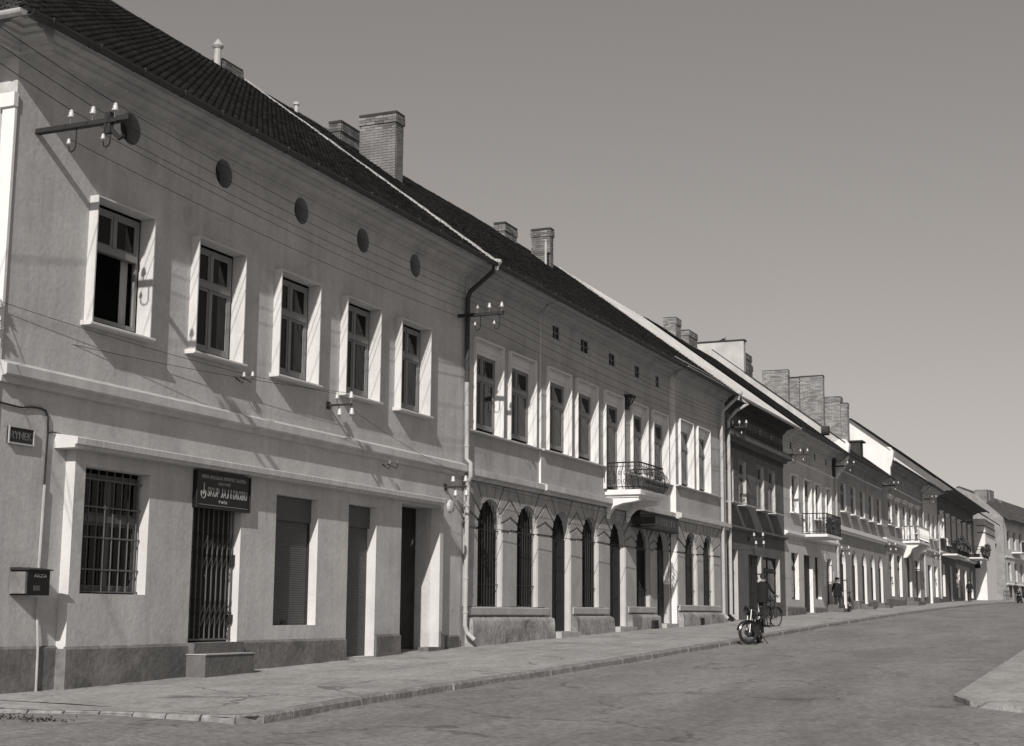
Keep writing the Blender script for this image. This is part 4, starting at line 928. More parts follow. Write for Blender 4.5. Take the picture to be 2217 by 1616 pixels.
def rack(x, z, L, label, key, y0=0):
    r = root('insulator_rack', (x, y0, z), label, 'insulator rack', 'small insulator racks on the walls')
    MB().box(x-.02, x+.02, y0-L, y0-.001, z-.018, z+.018).box(x-.05, x+.05, y0-.03, y0-.001, z-.07, z+.07).build('crossarm', 'iron', r); o = []
    for k, (dy, dz) in enumerate(((.38, .05), (.96, .05), (.5, -.26), (1.0, -.26))):
        y = y0-L*dy; q = MB(); insulator(q, (x, y, z+dz+.06), 1.25); q.build('insulator', 'porcelain', r, loc=(x, y, z+dz), smooth=True)
        if dz < 0: MB().tube([(x, y+.02, z), (x, y+.02, z-.2), (x, y, z-.24)], .009, 5).build('hook', 'iron', r)
        o.append((x, y, z+dz+.16))
    BK[key] = o; return r
rack(23.93, 5.58, .52, 'four white insulators on a small rack below the fourth upper window', 'r1')
rack(29.07, 4.45, .52, 'four white insulators on a rack left of the downpipe', 'r2')
rack(56.12, 4.62, .6, 'four white insulators over the doors of the dark house', 'r3')
rack(74.1, 4.9, .6, 'four white insulators beside the first arch of the five bay house', 'r4')
rack(89.2, 5.75, .6, 'four white insulators between two houses under the string course', 'r5')
rack(110.0, 6.0, .55, 'four white insulators over the door of the narrow house', 'r6')
rack(15.10, 5.62, .34, 'insulator rack cut by the left edge of the picture', 'r0', y0=.28)
for k in range(2): wire((9.0, -2.5-.2*k, 6.3-.2*k), BK['r0'][k+1], .05, ['upper', 'lower'][k]+' thin wire leaving the left edge rack away from the house', r=.005)
for k in range(2): wire(BK['r0'][k+1], BK['r1'][k], .1, ['upper', 'lower'][k]+' thin wire below the upper windows of the corner house', r=.004)
wire(BK['r1'][3], BK['r2'][1], .08, 'thin wire dropping from the small rack to the downpipe rack', r=.004)
wire(BK['r2'][2], (31.0, -.2, 3.67), .05, 'thin service wire running to the first arch', r=.005)
wire((31.0, -.12, 3.67), (50.5, -.4, 3.72), .03, 'thin dark cable along the springing of the arcade', r=.007)
wire(BK['r2'][0], BK['r3'][0], .2, 'thin wire across the string course of the arcaded house', r=.005); wire(BK['r3'][1], BK['r4'][1], .1, 'thin wire over the ground floor of the pale house', r=.005)
def hookpair(x, z, label):
    r = root('insulator_hook', (x, 0, z), label, 'insulator hooks', 'pairs of insulator hooks')
    for k in range(2):
        y = -.1-.17*k; MB().tube([(x, -.001 if k == 0 else -.1, z+.03), (x, y, z-.04), (x, y-.04, z-.07), (x, y-.07, z-.03), (x, y-.07, z+.02)], .012, 5).build('hook', 'iron', r)
        q = MB(); insulator(q, (x, y-.07, z+.03), .8); q.build('insulator', 'porcelain' if z > 5 else 'plinth1', r, smooth=True)
hookpair(20.83, 5.62, 'two small insulators under the second upper window'); hookpair(26.16, 4.65, 'two small hooks on the wall over the roller shutters')
# round lamp and curved bracket by the downpipe
lm = root('wall_lamp', (28.9, 0, 4.0), 'small round wall lamp on the end of the shop ledge', 'lamp')
MB().lathe([(.05, -.5), (.13, -.48), (.15, -.42), (.05, -.38)], (28.45, 0, 3.98), 'y', 14).build('lamp_shade', 'gutter_l', lm); MB().tube([(28.45, -.0, 4.1), (28.45, -.3, 4.12), (28.45, -.42, 4.0)], .012, 6).build('arm', 'iron', lm)
# electric cable on the corner house
cb = MB().tube([(15.25, -.02, 4.48), (15.66, -.02, 4.46), (15.9, -.02, 4.50), (16.07, -.02, 4.50), (16.17, -.02, 4.48), (16.22, -.02, 4.40), (16.235, -.02, 4.17), (16.22, -.02, 3.4)], .014, 6)
tag(cb.build('electric_cable', 'iron'), 'dark cable bending down the wall beside the street name plate', 'cable')
cb = MB().tube([(16.22, -.03, 3.45), (16.20, -.03, 2.3)], .02, 6).tube([(16.20, -.03, 1.9), (16.22, -.05, 1.5), (16.24, -.06, 1.2), (16.25, -.06, .64)], .017, 6)
tag(cb.build('cable_conduit', 'gutter_l'), 'pale conduit running down to the pavement behind the letter box', 'conduit')
cb = MB().tube([(16.235, -.02, 4.17), (16.33, -.02, 4.20), (16.5, -.02, 4.19)], .009, 6)
tag(cb.build('electric_cable', 'iron'), 'short thin cable running from the bend to the shop ledge', 'cable')

# ================================================================ signs, letter box
def text(body, size, x, y, z, parent, m='letter', align='CENTER', depth=.004, sx=1, name='lettering', off=.0):
    cu = bpy.data.curves.new(name, 'FONT'); cu.body = body; cu.size = size; cu.align_x = align; cu.extrude = depth/2; cu.offset = off; cu.resolution_u = 3
    o = bpy.data.objects.new('tmp', cu); COL.objects.link(o); dg = bpy.context.evaluated_depsgraph_get()
    me = bpy.data.meshes.new_from_object(o.evaluated_get(dg)); bpy.data.objects.remove(o)
    w = max(v.co.x for v in me.vertices)-min(v.co.x for v in me.vertices)
    for v in me.vertices: v.co = Vector((v.co.x*sx, -v.co.z, v.co.y if v.co.y > 0 or body[0] in 'Gp' else v.co.y*.12))
    me.materials.clear(); me.materials.append(M[m])
    return put(name, me, parent, (x, y, z)), w*sx
sg = root('shop_signboard', (20.25, -.25, 3.35), 'black egg and poultry buying shop signboard over the folding gate', 'sign')
MB().box(19.49, 21.03, -.245, -.175, 3.36, 3.955).build('board', 'sign', sg)
MB().box(19.49, 21.03, -.262, -.246, 3.36, 3.385).box(19.49, 21.03, -.262, -.246, 3.93, 3.955).box(19.49, 19.515, -.262, -.246, 3.385, 3.93).box(21.005, 21.03, -.262, -.246, 3.385, 3.93).build('board_frame', 'iron', sg)
MB().box(19.55, 20.97, -.249, -.2455, 3.415, 3.421).build('gilt_line', 'letter', sg)
def word(body, x0, x1, z, h, y, parent, m='letter', off=0.):
    cu = bpy.data.curves.new('lettering', 'FONT'); cu.body = body; cu.size = 1; cu.extrude = .002; cu.offset = off; cu.resolution_u = 3
    o = bpy.data.objects.new('tmp', cu); COL.objects.link(o); dg = bpy.context.evaluated_depsgraph_get()
    me = bpy.data.meshes.new_from_object(o.evaluated_get(dg)); bpy.data.objects.remove(o)
    X = [v.co.x for v in me.vertices]; Y = [v.co.y for v in me.vertices]; a, b, c, d = min(X), max(X), min(Y), max(Y)
    for v in me.vertices: v.co = Vector((x0+(v.co.x-a)/(b-a)*(x1-x0)-x0, -v.co.z, (v.co.y-c)/(d-c)*h))
    me.materials.clear(); me.materials.append(M[m]); return put('lettering', me, parent, (x0, y, z))
for body, x0, x1, z, h in (('GMINNA', 19.62, 19.82, 3.84, .055), ('SPÓŁDZIELNIA', 19.85, 20.20, 3.84, .065), ('SAMOPOMOC', 20.23, 20.55, 3.84, .055), ('CHŁOPSKA', 20.58, 20.89, 3.84, .055),
    ('J', 20.08, 20.10, 3.755, .05), ('ASŁO-WIEŚ', 20.11, 20.43, 3.755, .062), ('SKUP', 19.80, 20.12, 3.555, .15), ('J', 20.17, 20.225, 3.555, .15), ('A', 20.24, 20.32, 3.555, .15), ('J', 20.335, 20.39, 3.555, .15),
    ('I', 20.445, 20.47, 3.555, .15), ('DROBIU', 20.52, 20.93, 3.555, .15), ('W', 20.12, 20.165, 3.46, .045), ('J', 20.19, 20.21, 3.46, .045), ('AŚLE', 20.22, 20.36, 3.46, .055)):
    word(body, x0, x1, z, h, -.2475, sg, off=.006 if h > .1 else 0)
# emblem: a bird standing in an oval of stalks
em = MB(); c = Vector((19.68, -.2485, 3.63))
em.tube([c+Vector((.065*cos(a), 0, .095*sin(a)-.02)) for a in [pi*.9+pi*1.25*i/12 for i in range(13)]], .006, 4)
em.slab([c+Vector(p) for p in ((-.035, 0, -.03), (-.01, 0, -.06), (.035, 0, -.03), (.03, 0, .03), (.022, 0, .1), (.03, 0, .13), (.005, 0, .14), (-.005, 0, .1), (-.01, 0, .02))], (0, -.003, 0))
em.build('emblem', 'letter', sg)
np_ = root('street_name_plate', (15.69, -.03, 3.96), 'small dark street name plate near the corner reading RYNEK', 'sign')
MB().box(15.45, 15.94, -.035, -.001, 3.96, 4.185).build('plate', 'iron', np_)
MB().box(15.44, 15.95, -.05, -.0355, 3.95, 3.972).box(15.44, 15.95, -.05, -.0355, 4.175, 4.197).box(15.44, 15.462, -.05, -.0355, 3.972, 4.175).box(15.928, 15.95, -.05, -.0355, 3.972, 4.175).build('plate_rim', 'trim3', np_)
o, w = text('RYNEK', .15, 15.69, -.038, 4.02, np_, m='plinth1')
for v in o.data.vertices: v.co.x *= .4/w
mbx = root('letter_box', (15.8, 0, 1.92), 'dark wall mounted letter box marked POCZTA at the left edge', 'letter box')
MB().box(15.70, 16.12, -.30, -.002, 1.93, 2.26).build('body', 'sign', mbx)
MB().prof([(-.33, 2.262), (-.33, 2.275), (-.16, 2.30), (-.001, 2.30), (-.001, 2.262)], 15.67, 16.15).build('lid', 'iron', mbx); MB().box(15.66, 15.699, -.28, -.01, 1.95, 2.24).build('side_plate', 'plinth1', mbx)
MB().box(15.80, 15.93, -.304, -.3005, 1.99, 2.06).build('collection_label', 'shutter', mbx)
o, w = text('POCZTA', .06, 15.93, -.302, 2.17, mbx)
for v in o.data.vertices: v.co.x *= .24/w
# fascia of the arcade shop: worn pale letter strokes and a hanging bracket sign
st = MB()
for i in range(9): x = 43.05+i*.26; st.box(x, x+.02, -.345, -.3405, 4.44, 4.64)
for z in (4.5, 4.58): st.box(41.95, 42.3, -.345, -.3405, z, z+.02)
tag(st.build('worn_strokes', 'plinth1', fs), kind='stuff')
bsn = root('bracket_sign', (41.6, -.34, 4.3), 'small dark iron bracket sign hanging beside the arcade shop fascia', 'sign')
MB().tube([(41.6, -.06, 4.62), (41.6, -.9, 4.62)], .02, 6).tube([(41.6, -.06, 4.3), (41.6, -.9, 4.3)], .015, 6).build('bracket', 'iron', bsn); MB().box(41.585, 41.615, -.85, -.15, 4.36, 4.58).build('panel', 'board', bsn)

# ================================================================ people
def skinned(name, V, Eg, mats, pick, parent, sub=2):
    """V: {name:(co, (rx, ry))}; grows one continuous body and assigns clothing zones by pick(co)->slot"""
    ks = list(V); me = bpy.data.meshes.new('sk'); me.from_pydata([V[k][0] for k in ks], [(ks.index(a), ks.index(b)) for a, b in Eg], [])
    o = bpy.data.objects.new('tmp', me); COL.objects.link(o)
    md = o.modifiers.new('s', 'SKIN'); md.use_smooth_shade = True
    if not me.skin_vertices: 
        bpy.context.view_layer.update()
    for i, k in enumerate(ks):
        sv = me.skin_vertices[0].data[i]; sv.radius = V[k][1]; sv.use_root = (k == 'pelvis')
    sb = o.modifiers.new('u', 'SUBSURF'); sb.levels = sub; sb.render_levels = sub
    dg = bpy.context.evaluated_depsgraph_get(); nm = bpy.data.meshes.new_from_object(o.evaluated_get(dg)); bpy.data.objects.remove(o)
    nm.materials.clear()
    for m in mats: nm.materials.append(M[m])
    for p in nm.polygons: p.material_index = pick(p.center); p.use_smooth = True
    return put(name, nm, parent, LOC[parent.name])
def person(loc, heading, label, cloth=('jacket', 'trouser'), h=1.72, armR=None, armL=None, stride=.18, lean=0, fingers=True, sit=None, cap=False, group=None):
    r = root('person', loc, label, 'person', group, rz=heading); k = h/1.74
    V = {}; E = []
    def a(n, co, rr, p=None):
        rr = rr if isinstance(rr, tuple) else (rr, rr); V[n] = ((co[0]*k+lean*max(0, co[2]-.9), co[1]*k, co[2]*k), (rr[0]*k, rr[1]*k))
        if p: E.append((p, n))
    a('pelvis', (0, 0, .95), (.13, .10)); a('waist', (0, 0, 1.10), (.125, .10), 'pelvis'); a('chest', (0, 0, 1.30), (.15, .115), 'waist'); a('collar', (0, 0, 1.43), (.11, .09), 'chest')
    a('neck', (.01, 0, 1.50), .055, 'collar'); a('jaw', (.025, 0, 1.57), (.062, .07), 'neck'); a('head', (.025, 0, 1.65), (.078, .094), 'jaw'); a('crown', (.015, 0, 1.725), (.055, .065), 'head')
    a('nose', (.128, 0, 1.635), .013, 'head')
    wr = {}
    for s, arm in ((1, armL), (-1, armR)):
        S_ = 'L' if s > 0 else 'R'; el, wrist = arm or ((-.02, s*.25, 1.13), (.08, s*.27, .90))
        a('sh'+S_, (0, s*.165, 1.415), .062, 'collar'); a('ua'+S_, tuple((Vector((0, s*.18, 1.4))*.45+Vector(el)*.55)), .050, 'sh'+S_)
        a('el'+S_, el, .041, 'ua'+S_); a('fa'+S_, tuple(Vector(el)*.5+Vector(wrist)*.5), .038, 'el'+S_); a('wr'+S_, wrist, .026, 'fa'+S_)
        d = (Vector(wrist)-Vector(el)).normalized(); side = Vector((0, s, 0)); pl = Vector(wrist)+d*.06; a('pa'+S_, tuple(pl), (.034, .02), 'wr'+S_)
        if fingers:
            u = d.cross(side); u = u.normalized() if u.length > .1 else Vector((1, 0, 0))
            for i, (off, ln) in enumerate(((-.03, .07), (-.01, .08), (.01, .075), (.03, .06))):
                b = pl+u*off+d*.02; m1 = b+d*ln*.5-side*.008; m2 = m1+d*ln*.3-side*.03
                a(f'f{i}{S_}', tuple(b), .010, 'pa'+S_); a(f'g{i}{S_}', tuple(m1), .009, f'f{i}{S_}'); a(f'h{i}{S_}', tuple(m2), .008, f'g{i}{S_}')
            a('th'+S_, tuple(pl+u*(-.045)-side*.01), .010, 'pa'+S_); a('ti'+S_, tuple(pl+u*(-.06)+d*.035-side*.02), .008, 'th'+S_)
        st = stride*s
        a('hip'+S_, (0, s*.085, .89), .095, 'pelvis'); a('tq'+S_, (st*.35+.01, s*.095, .70), .078, 'hip'+S_); a('kn'+S_, (st*.55+.03, s*.10, .49), .056, 'tq'+S_); a('ca'+S_, (st*.7, s*.10, .33), .052, 'kn'+S_)
        a('an'+S_, (st, s*.10, .085), .038, 'ca'+S_); a('he'+S_, (st-.04, s*.10, .045), .04, 'an'+S_); a('to'+S_, (st+.15, s*.115, .035), .034, 'an'+S_)
    hd = k*1.0
    def pick(c):
        z = c.z/k; x = c.x/k
        if z > 1.49: return 2
        for s, arm in ((1, armL), (-1, armR)):
            wv = Vector((arm[1] if arm else (.08, s*.27, .90)))
            if (Vector((c.x/k-lean*max(0, c.z/k-.9), c.y/k, z))-wv).length < .13 and abs(c.y/k) > .12 or (arm and (Vector((c.x/k, c.y/k, z))-wv).length < .1): return 2
        if z < .09: return 3
        return 0 if z > .88 else 1
    body = skinned('body', V, E, [cloth[0], cloth[1], 'skin', 'shoe'], pick, r)
    # jacket: a loose shell from the shoulders to below the hips
    mb = MB(); n = 20; rg = [(.80, .165, .20), (.90, .16, .195), (1.05, .145, .18), (1.2, .15, .19), (1.34, .155, .205), (1.42, .12, .17), (1.475, .07, .08)]
    v = []
    for z, rx, ry in rg:
        for j in range(n):
            t = 2*pi*j/n; w = 1+.03*sin(5*t+z*9); zz = z*k; v.append((rx*cos(t)*w*k+lean*max(0, z-.9), ry*sin(t)*w*k, zz))
    mb.add(v, [(i*n+j, i*n+(j+1) % n, (i+1)*n+(j+1) % n, (i+1)*n+j) for i in range(len(rg)-1) for j in range(n)])
    o = mb.mesh('jacket', cloth[0], (0, 0, 0), True); put('jacket', o, r, LOC[r.name])
    dx = lean*.75
    hr = MB(); v = []
    for i in range(7):
        ph = pi/2*i/6
        for j in range(16):
            t = 2*pi*j/16; drop = -.045 if cos(t) < .1 else .02
            v.append((.015+dx+.112*cos(t)*sin(ph+.001), .1*sin(t)*sin(ph+.001), 1.66+.115*cos(ph)+(drop*1.6 if i == 6 else 0)))
    hr.add([(x*k+0, y*k, z*k) for x, y, z in v], [(i*16+j, i*16+(j+1) % 16, (i+1)*16+(j+1) % 16, (i+1)*16+j) for i in range(6) for j in range(16)])
    if cap: hr.lathe([(.12*k, 0), (.115*k, .05*k), (.06*k, .07*k)], ((.02+dx)*k, 0, 1.71*k), 'z', 14)
    put('hair' if not cap else 'cap', hr.mesh('hair', 'hair', (0, 0, 0), True), r, LOC[r.name])
    for s in (1, -1):
        e = MB().lathe([(.004, -.006), (.011, 0), (.004, .006)], ((.105+dx)*k, s*.034*k, 1.66*k), 'x', 8); put('eye', e.mesh('eye', 'porcelain'), r, LOC[r.name])
    return r
zg = lambda x, y: gp(x, y)
person((47.85, -2.50, zg(47.85, -2.50)), radians(-8), 'man in a dark jacket seen from behind, pushing a bicycle along the pavement', armR=((.20, -.25, 1.17), (.48, -.30, 1.03)), armL=((.16, .20, 1.14), (.40, .02, 1.02)), stride=.16, lean=.10)
person((121.0, -1.35, zg(121, -1.35)), radians(180), 'figure in dark clothes walking on the pavement under the plant filled balcony', stride=.2, h=1.68)
person((150.0, -2.6, zg(150, -2.6)), radians(190), 'pedestrian in dark clothes standing left of the scooter at the end of the street', stride=.1, h=1.65)
person((157.0, -3.2, zg(157, -3.2)), radians(170), 'most distant pedestrian in grey, close to the end house', cloth=('grey_c', 'trouser'), stride=.12, h=1.65)
person((71.5, -.45, zg(71.5, -.5)), radians(200), 'person in dark clothes and cap standing by the last door of the pale house', stride=.04, h=1.6, cap=True)

# ================================================================ bicycles and motorcycles
def wheel(parent, c, R, w, axis, spokes=18, tyre=.02, hub=.03, name='wheel'):
    """wheel in the plane containing z and the heading 'axis' angle"""
    u = Vector((cos(axis), sin(axis), 0)); z = Vector((0, 0, 1)); nrm = Vector((-sin(axis), cos(axis), 0)); c = Vector(c)
    ring = lambda r: [c+u*(r*cos(2*pi*i/28))+z*(r*sin(2*pi*i/28)) for i in range(28)]
    wl = MB().tube(ring(R-tyre), .008 if tyre < .03 else .016, 5, closed=True).build(name, 'chrome', parent, loc=c)
    MB().tube(ring(R-tyre*.9), tyre, 8, closed=True).build('tyre', 'rubber', wl, loc=c)
    MB().tube([c-nrm*w, c+nrm*w], hub, 10).build('hub', 'chrome', wl, loc=c)
    s = MB()
    for i in range(spokes):
        t = 2*pi*i/spokes; s.tube([c+nrm*(w*.7*(1 if i % 2 else -1)), c+u*((R-tyre*1.5)*cos(t))+z*((R-tyre*1.5)*sin(t))], .0022 if tyre < .03 else .004, 3)
    s.build('spokes', 'chrome', wl, loc=c)
    return wl
def bicycle(x, y, hd, label, steer=0, lean_y=0, z=None):
    z0 = gp(x, y) if z is None else z
    r = root('bicycle', (x, y, z0), label, 'bicycle', 'bicycles'); R = .33; u = Vector((cos(hd), sin(hd), 0)); n = Vector((-sin(hd), cos(hd), 0)); O = Vector((x, y, z0))
    P = lambda a, b, h: O+u*a+n*b+Vector((0, 0, h))
    wheel(r, P(0, 0, R), R, .05, hd); fw = P(1.05, 0, R); hs = hd+steer; wheel(r, fw, R, .045, hs)
    f = MB(); bb = P(.45, 0, .29); seat = P(.32, 0, .80); ht = P(.86, 0, .84); hb = P(.90, 0, .68)
    for q, w, rr in ((bb, seat, .015), (seat, ht, .014), (bb, hb, .016), (ht, hb, .018)): f.tube([q, w], rr, 7)
    for s in (-.055, .055): f.tube([P(0, s, R), bb+n*s*.5], .009, 6); f.tube([P(0, s, R), seat-Vector((0, 0, .06))+n*s*.3], .008, 6)
    f.build('frame', 'paint_b', r)
    us = Vector((cos(hs), sin(hs), 0)); ns = Vector((-sin(hs), cos(hs), 0)); fk = MB()
    for s in (-.05, .05): fk.tube([hb, hb+ns*s-Vector((0, 0, .05)), fw+ns*s], .010, 6)
    fk.build('fork', 'paint_b', r)
    MB().tube([ht, ht+Vector((0, 0, .16))], .012, 6).tube([ht+Vector((0, 0, .16))-ns*.27-us*.18, ht+Vector((0, 0, .18))-ns*.24, ht+Vector((0, 0, .16))-ns*.06+us*.04, ht+Vector((0, 0, .16))+ns*.06+us*.04, ht+Vector((0, 0, .18))+ns*.24, ht+Vector((0, 0, .16))+ns*.27-us*.18], .011, 6).build('handlebar', 'chrome', r)
    s = seat+Vector((0, 0, .12)); MB().tube([seat, s], .011, 6).add([tuple(s+u*a+n*b+Vector((0, 0, c))) for a, b, c in ((-.13, -.1, .02), (-.13, .1, .02), (.02, .04, .03), (.14, .015, .01), (.14, -.015, .01), (.02, -.04, .03), (-.13, -.09, -.04), (-.13, .09, -.04), (.14, 0, -.02))], [(0, 1, 2, 5), (5, 2, 3, 4), (0, 6, 7, 1), (1, 7, 8, 3, 2), (0, 5, 4, 8, 6), (6, 8, 7), (4, 3, 8)]).build('saddle', 'rubber', r)
    for c, a in ((P(0, 0, R), hd), (fw, hs)):
        uu = Vector((cos(a), sin(a), 0)); nn = Vector((-sin(a), cos(a), 0)); g = MB(); v = []
        for i in range(13):
            t = radians(20+150*i/12); q = c+uu*((R+.03)*cos(t))+Vector((0, 0, (R+.03)*sin(t))); v += [q-nn*.028, q+nn*.028]
        g.add(v, [(2*i, 2*i+2, 2*i+3, 2*i+1) for i in range(12)]); g.build('mudguard', 'paint_b', r)
    MB().tube([bb-n*.05, bb+n*.05], .035, 10).tube([bb+n*.06, bb+n*.06+Vector((0, 0, -.17)), bb+n*.13+Vector((0, 0, -.17))], .010, 5).tube([bb-n*.06, bb-n*.06+Vector((0, 0, .17)), bb-n*.13+Vector((0, 0, .17))], .010, 5).build('crank', 'chrome', r)
    return r
bicycle(47.75, -2.72, radians(1), 'bicycle being pushed by the man in the dark jacket', steer=radians(-26))
bicycle(71.9, -.9, radians(6), 'bicycle leaning at the wall past the pale house')
def motorcycle(x, y, z0, hd, steer, label, name='motorcycle', s=1.):
    r = root(name, (x, y, z0), label, name, 'motorcycles'); u = Vector((cos(hd), sin(hd), 0)); n = Vector((-sin(hd), cos(hd), 0)); O = Vector((x, y, z0))
    P = lambda a, b, h: O+u*(a*s)+n*(b*s)+Vector((0, 0, h*s)); R = .285*s
    wheel(r, P(0, 0, .285), R, .07, hd, tyre=.042*s, hub=.07*s, spokes=24); hs = hd+steer; us = Vector((cos(hs), sin(hs), 0)); ns = Vector((-sin(hs), cos(hs), 0)); fw = P(1.24, 0, .285)
    wheel(r, fw, R, .07, hs, tyre=.04*s, hub=.07*s, spokes=24)
    MB().tube([P(.25, 0, .62), P(.55, 0, .66), P(.98, 0, .72)], .03*s, 8).tube([P(.98, 0, .8), P(.8, 0, .35), P(.4, 0, .25), P(0, .06, .285)], .022*s, 8).tube([P(.25, .08, .62), P(0, .09, .285)], .02*s, 7).tube([P(.25, -.08, .62), P(0, -.09, .285)], .02*s, 7).build('frame', 'paint_b', r)
    e = MB()
    for i in range(9): e.lathe([(.085*s, 0), (.085*s, .014*s)], tuple(P(.62, 0, .38+.022*i)), 'z', 12)
    e.lathe([(.13*s, -.11*s), (.14*s, -.09*s), (.14*s, .09*s), (.13*s, .11*s)], tuple(P(.55, 0, .30)), 'y', 16); e.build('engine', 'iron', r)
    tk = MB(); v = []; N_ = 9
    for i in range(N_):
        t = i/(N_-1); a = .52+.42*t; w = .03+.115*math.sin(pi*min(.93, .12+t*.8)); h = .055+.085*math.sin(pi*min(.9, .1+t*.8))
        for j in range(12): q = 2*pi*j/12; v.append(tuple(P(a, w*cos(q), .735+h*sin(q)*(1 if sin(q) > 0 else .6))))
    tk.add(v, [(i*12+j, i*12+(j+1) % 12, (i+1)*12+(j+1) % 12, (i+1)*12+j) for i in range(N_-1) for j in range(12)]+[tuple(range(11, -1, -1)), tuple(range((N_-1)*12, N_*12))]); tk.build('fuel_tank', 'paint_b', r, smooth=True)
    st = MB(); v = []
    for i in range(8):
        t = i/7; a = -.12+.66*t; w = .13-.05*t
        for j in range(10): q = 2*pi*j/10; v.append(tuple(P(a, w*cos(q), .76-.03*sin(pi*t)+.045*sin(q))))
    st.add(v, [(i*10+j, i*10+(j+1) % 10, (i+1)*10+(j+1) % 10, (i+1)*10+j) for i in range(7) for j in range(10)]+[tuple(range(9, -1, -1)), tuple(range(70, 80))]); st.build('seat', 'rubber', r, smooth=True)
    top = P(1.0, 0, .86); fk = MB()
    for b in (-.075, .075): fk.tube([top+ns*b*s, fw+ns*b*s], .018*s, 7)
    fk.build('fork', 'chrome', r)
    hb = top+Vector((0, 0, .08*s)); MB().tube([hb-ns*.33*s-us*.14*s, hb-ns*.28*s, hb-ns*.1*s+us*.02, hb+ns*.1*s+us*.02, hb+ns*.28*s, hb+ns*.33*s-us*.14*s], .013*s, 7).tube([hb-ns*.33*s-us*.15*s, hb-ns*.31*s-us*.06*s], .02*s, 7).tube([hb+ns*.33*s-us*.15*s, hb+ns*.31*s-us*.06*s], .02*s, 7).build('handlebar', 'chrome', r)
    hl = top+us*.11*s-Vector((0, 0, .02*s)); L = MB(); ax = us
    rings = [(.03, -.12), (.075, -.06), (.095, 0), (.098, .02)]; v = []
    for rr, d in rings:
        for j in range(14): q = 2*pi*j/14; v.append(hl+ax*d*s+ns*(rr*s*cos(q))+Vector((0, 0, rr*s*sin(q))))
    L.add(v, [(i*14+j, i*14+(j+1) % 14, (i+1)*14+(j+1) % 14, (i+1)*14+j) for i in range(3) for j in range(14)]+[tuple(range(13, -1, -1))]); h = L.build('headlight', 'paint_b', r)
    v = [hl+ax*.022*s+ns*(.09*s*cos(2*pi*j/14))+Vector((0, 0, .09*s*sin(2*pi*j/14))) for j in range(14)]; MB().add(v+[hl+ax*.045*s], [(j, (j+1) % 14, 14) for j in range(14)]).build('lens', 'chrome', h)
    for c, a0, lo, hi in ((P(0, 0, .285), hd, 15, 185), (fw, hs, 10, 150)):
        uu = Vector((cos(a0), sin(a0), 0)); nn = Vector((-sin(a0), cos(a0), 0)); g = MB(); v = []
        for i in range(15):
            t = radians(lo+(hi-lo)*i/14); q = c+uu*((R+.035)*cos(t))+Vector((0, 0, (R+.035)*sin(t))); q2 = c+uu*((R+.0)*cos(t))+Vector((0, 0, (R+.0)*sin(t)))
            v += [q2-nn*.075*s, q-nn*.05*s, q+nn*.05*s, q2+nn*.075*s]
        g.add(v, [(4*i+k, 4*i+4+k, 4*i+5+k, 4*i+1+k) for i in range(14) for k in range(3)]); g.build('mudguard', 'paint_b', r)
    MB().tube([P(.66, -.1, .38), P(.72, -.16, .22), P(.5, -.17, .18), P(-.25, -.17, .24)], [.02*s, .024*s, .03*s, .04*s], 8).build('exhaust', 'chrome', r)
    MB().tube([P(.35, .1, .25), P(.3, .3, 0)], .012*s, 5).build('side_stand', 'iron', r)
    MB().box(*sum(([min(a, b), max(a, b)] for a, b in zip(P(-.3, -.06, .5), P(-.28, .06, .62))), [])).build('number_plate', 'sign', r)
    return r
motorcycle(38.55, -4.62, gr(38.5, -4.6), radians(181), radians(-42), 'dark motorcycle with pale rimmed front wheel parked against the kerb')
motorcycle(129.2, -4.3, gr(129, -4.3), radians(196), radians(-25), 'small dark motorcycle standing far down the road by the end houses', s=1.05)

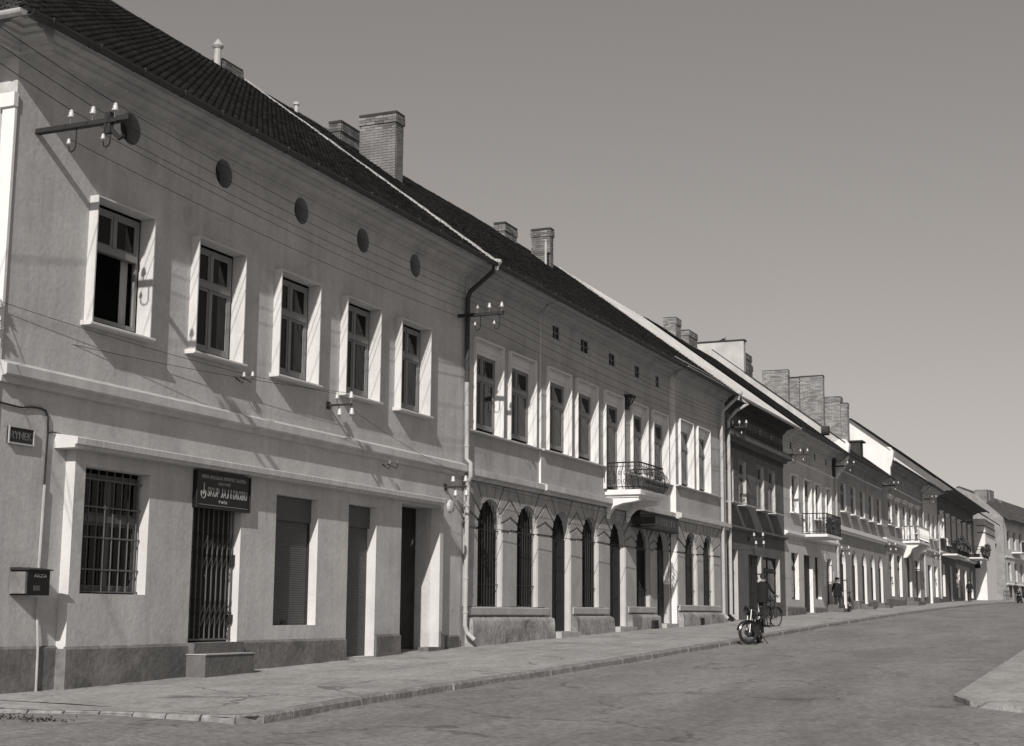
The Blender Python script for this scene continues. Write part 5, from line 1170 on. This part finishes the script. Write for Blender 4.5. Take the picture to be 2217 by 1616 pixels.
# ================================================================ small things on the ground
rl = root('pavement_railing', (141, -2.3, 3.1), 'low pipe railing in front of the white house corner', 'railing')
for k in range(5): MB().tube([(140.2+k*2.2, -2.3, 3.0), (140.2+k*2.2, -2.3, 4.0)], .04, 6).build('post', 'iron_g', rl, loc=(140.2+k*2.2, -2.3, 3.0))
MB().tube([(140.2, -2.3, 4.0), (149, -2.3, 4.1)], .04, 6).tube([(140.2, -2.3, 3.6), (149, -2.3, 3.7)], .03, 6).build('rail', 'iron_g', rl)
for x0, x1, y, h, t in ((70.9, 72.9, -.85, .34, 'dark stone steps beside the last door of the pale house'), (79.8, 80.9, -.75, .28, 'low cellar hatch below the second arch'), (85.3, 86.3, -.75, .28, 'low cellar hatch below the fourth arch'), (96.4, 99.8, -.8, .5, 'dark steps under the stone balcony')):
    z = gp((x0+x1)/2, y); s = root('entrance_steps', (x0, y, z), t, 'steps')
    MB().box(x0, x1, y, -.08, z-.5, z+h*.5).build('step', 'step', s); MB().box(x0+.15, x1-.15, y+.28, -.08, z+h*.5+.001, z+h).build('step', 'step', s)
# birds on the firewall
bd = MB().lathe([(.01, -.11), (.05, -.05), (.065, .02), (.035, .09), (.01, .11)], (74.1, 5.6, 15.97), 'y', 10).lathe([(.01, -.03), (.03, 0), (.01, .03)], (74.1, 5.50, 16.06), 'y', 8).tube([(74.1, 5.68, 15.96), (74.1, 5.84, 15.93)], [.03, .012], 5)
tag(bd.build('pigeon', 'pigeon'), 'pigeon sitting on the coping of the pale firewall', 'bird')
mb = MB()
for i in range(260):
    t = random.random(); x = 13.55+random.gauss(0, .10); y = -1.2-t*1.6+random.gauss(0, .05)
    if random.random() < .25: x = random.uniform(13.3, 14.0); y = random.uniform(-2.9, -.9)
    z = gr(x, y); h = random.uniform(.008, .03); a = random.uniform(0, pi); w = random.uniform(.006, .02)
    mb.add([(x-w*cos(a), y-w*sin(a), z), (x+w*cos(a), y+w*sin(a), z), (x+random.uniform(-.03, .03), y+random.uniform(-.03, .03), z+h)], [(0, 1, 2)])
tag(mb.build('gutter_weeds', 'weeds'), 'dry weeds and litter in the gutter at the street corner', 'weeds', kind='stuff')
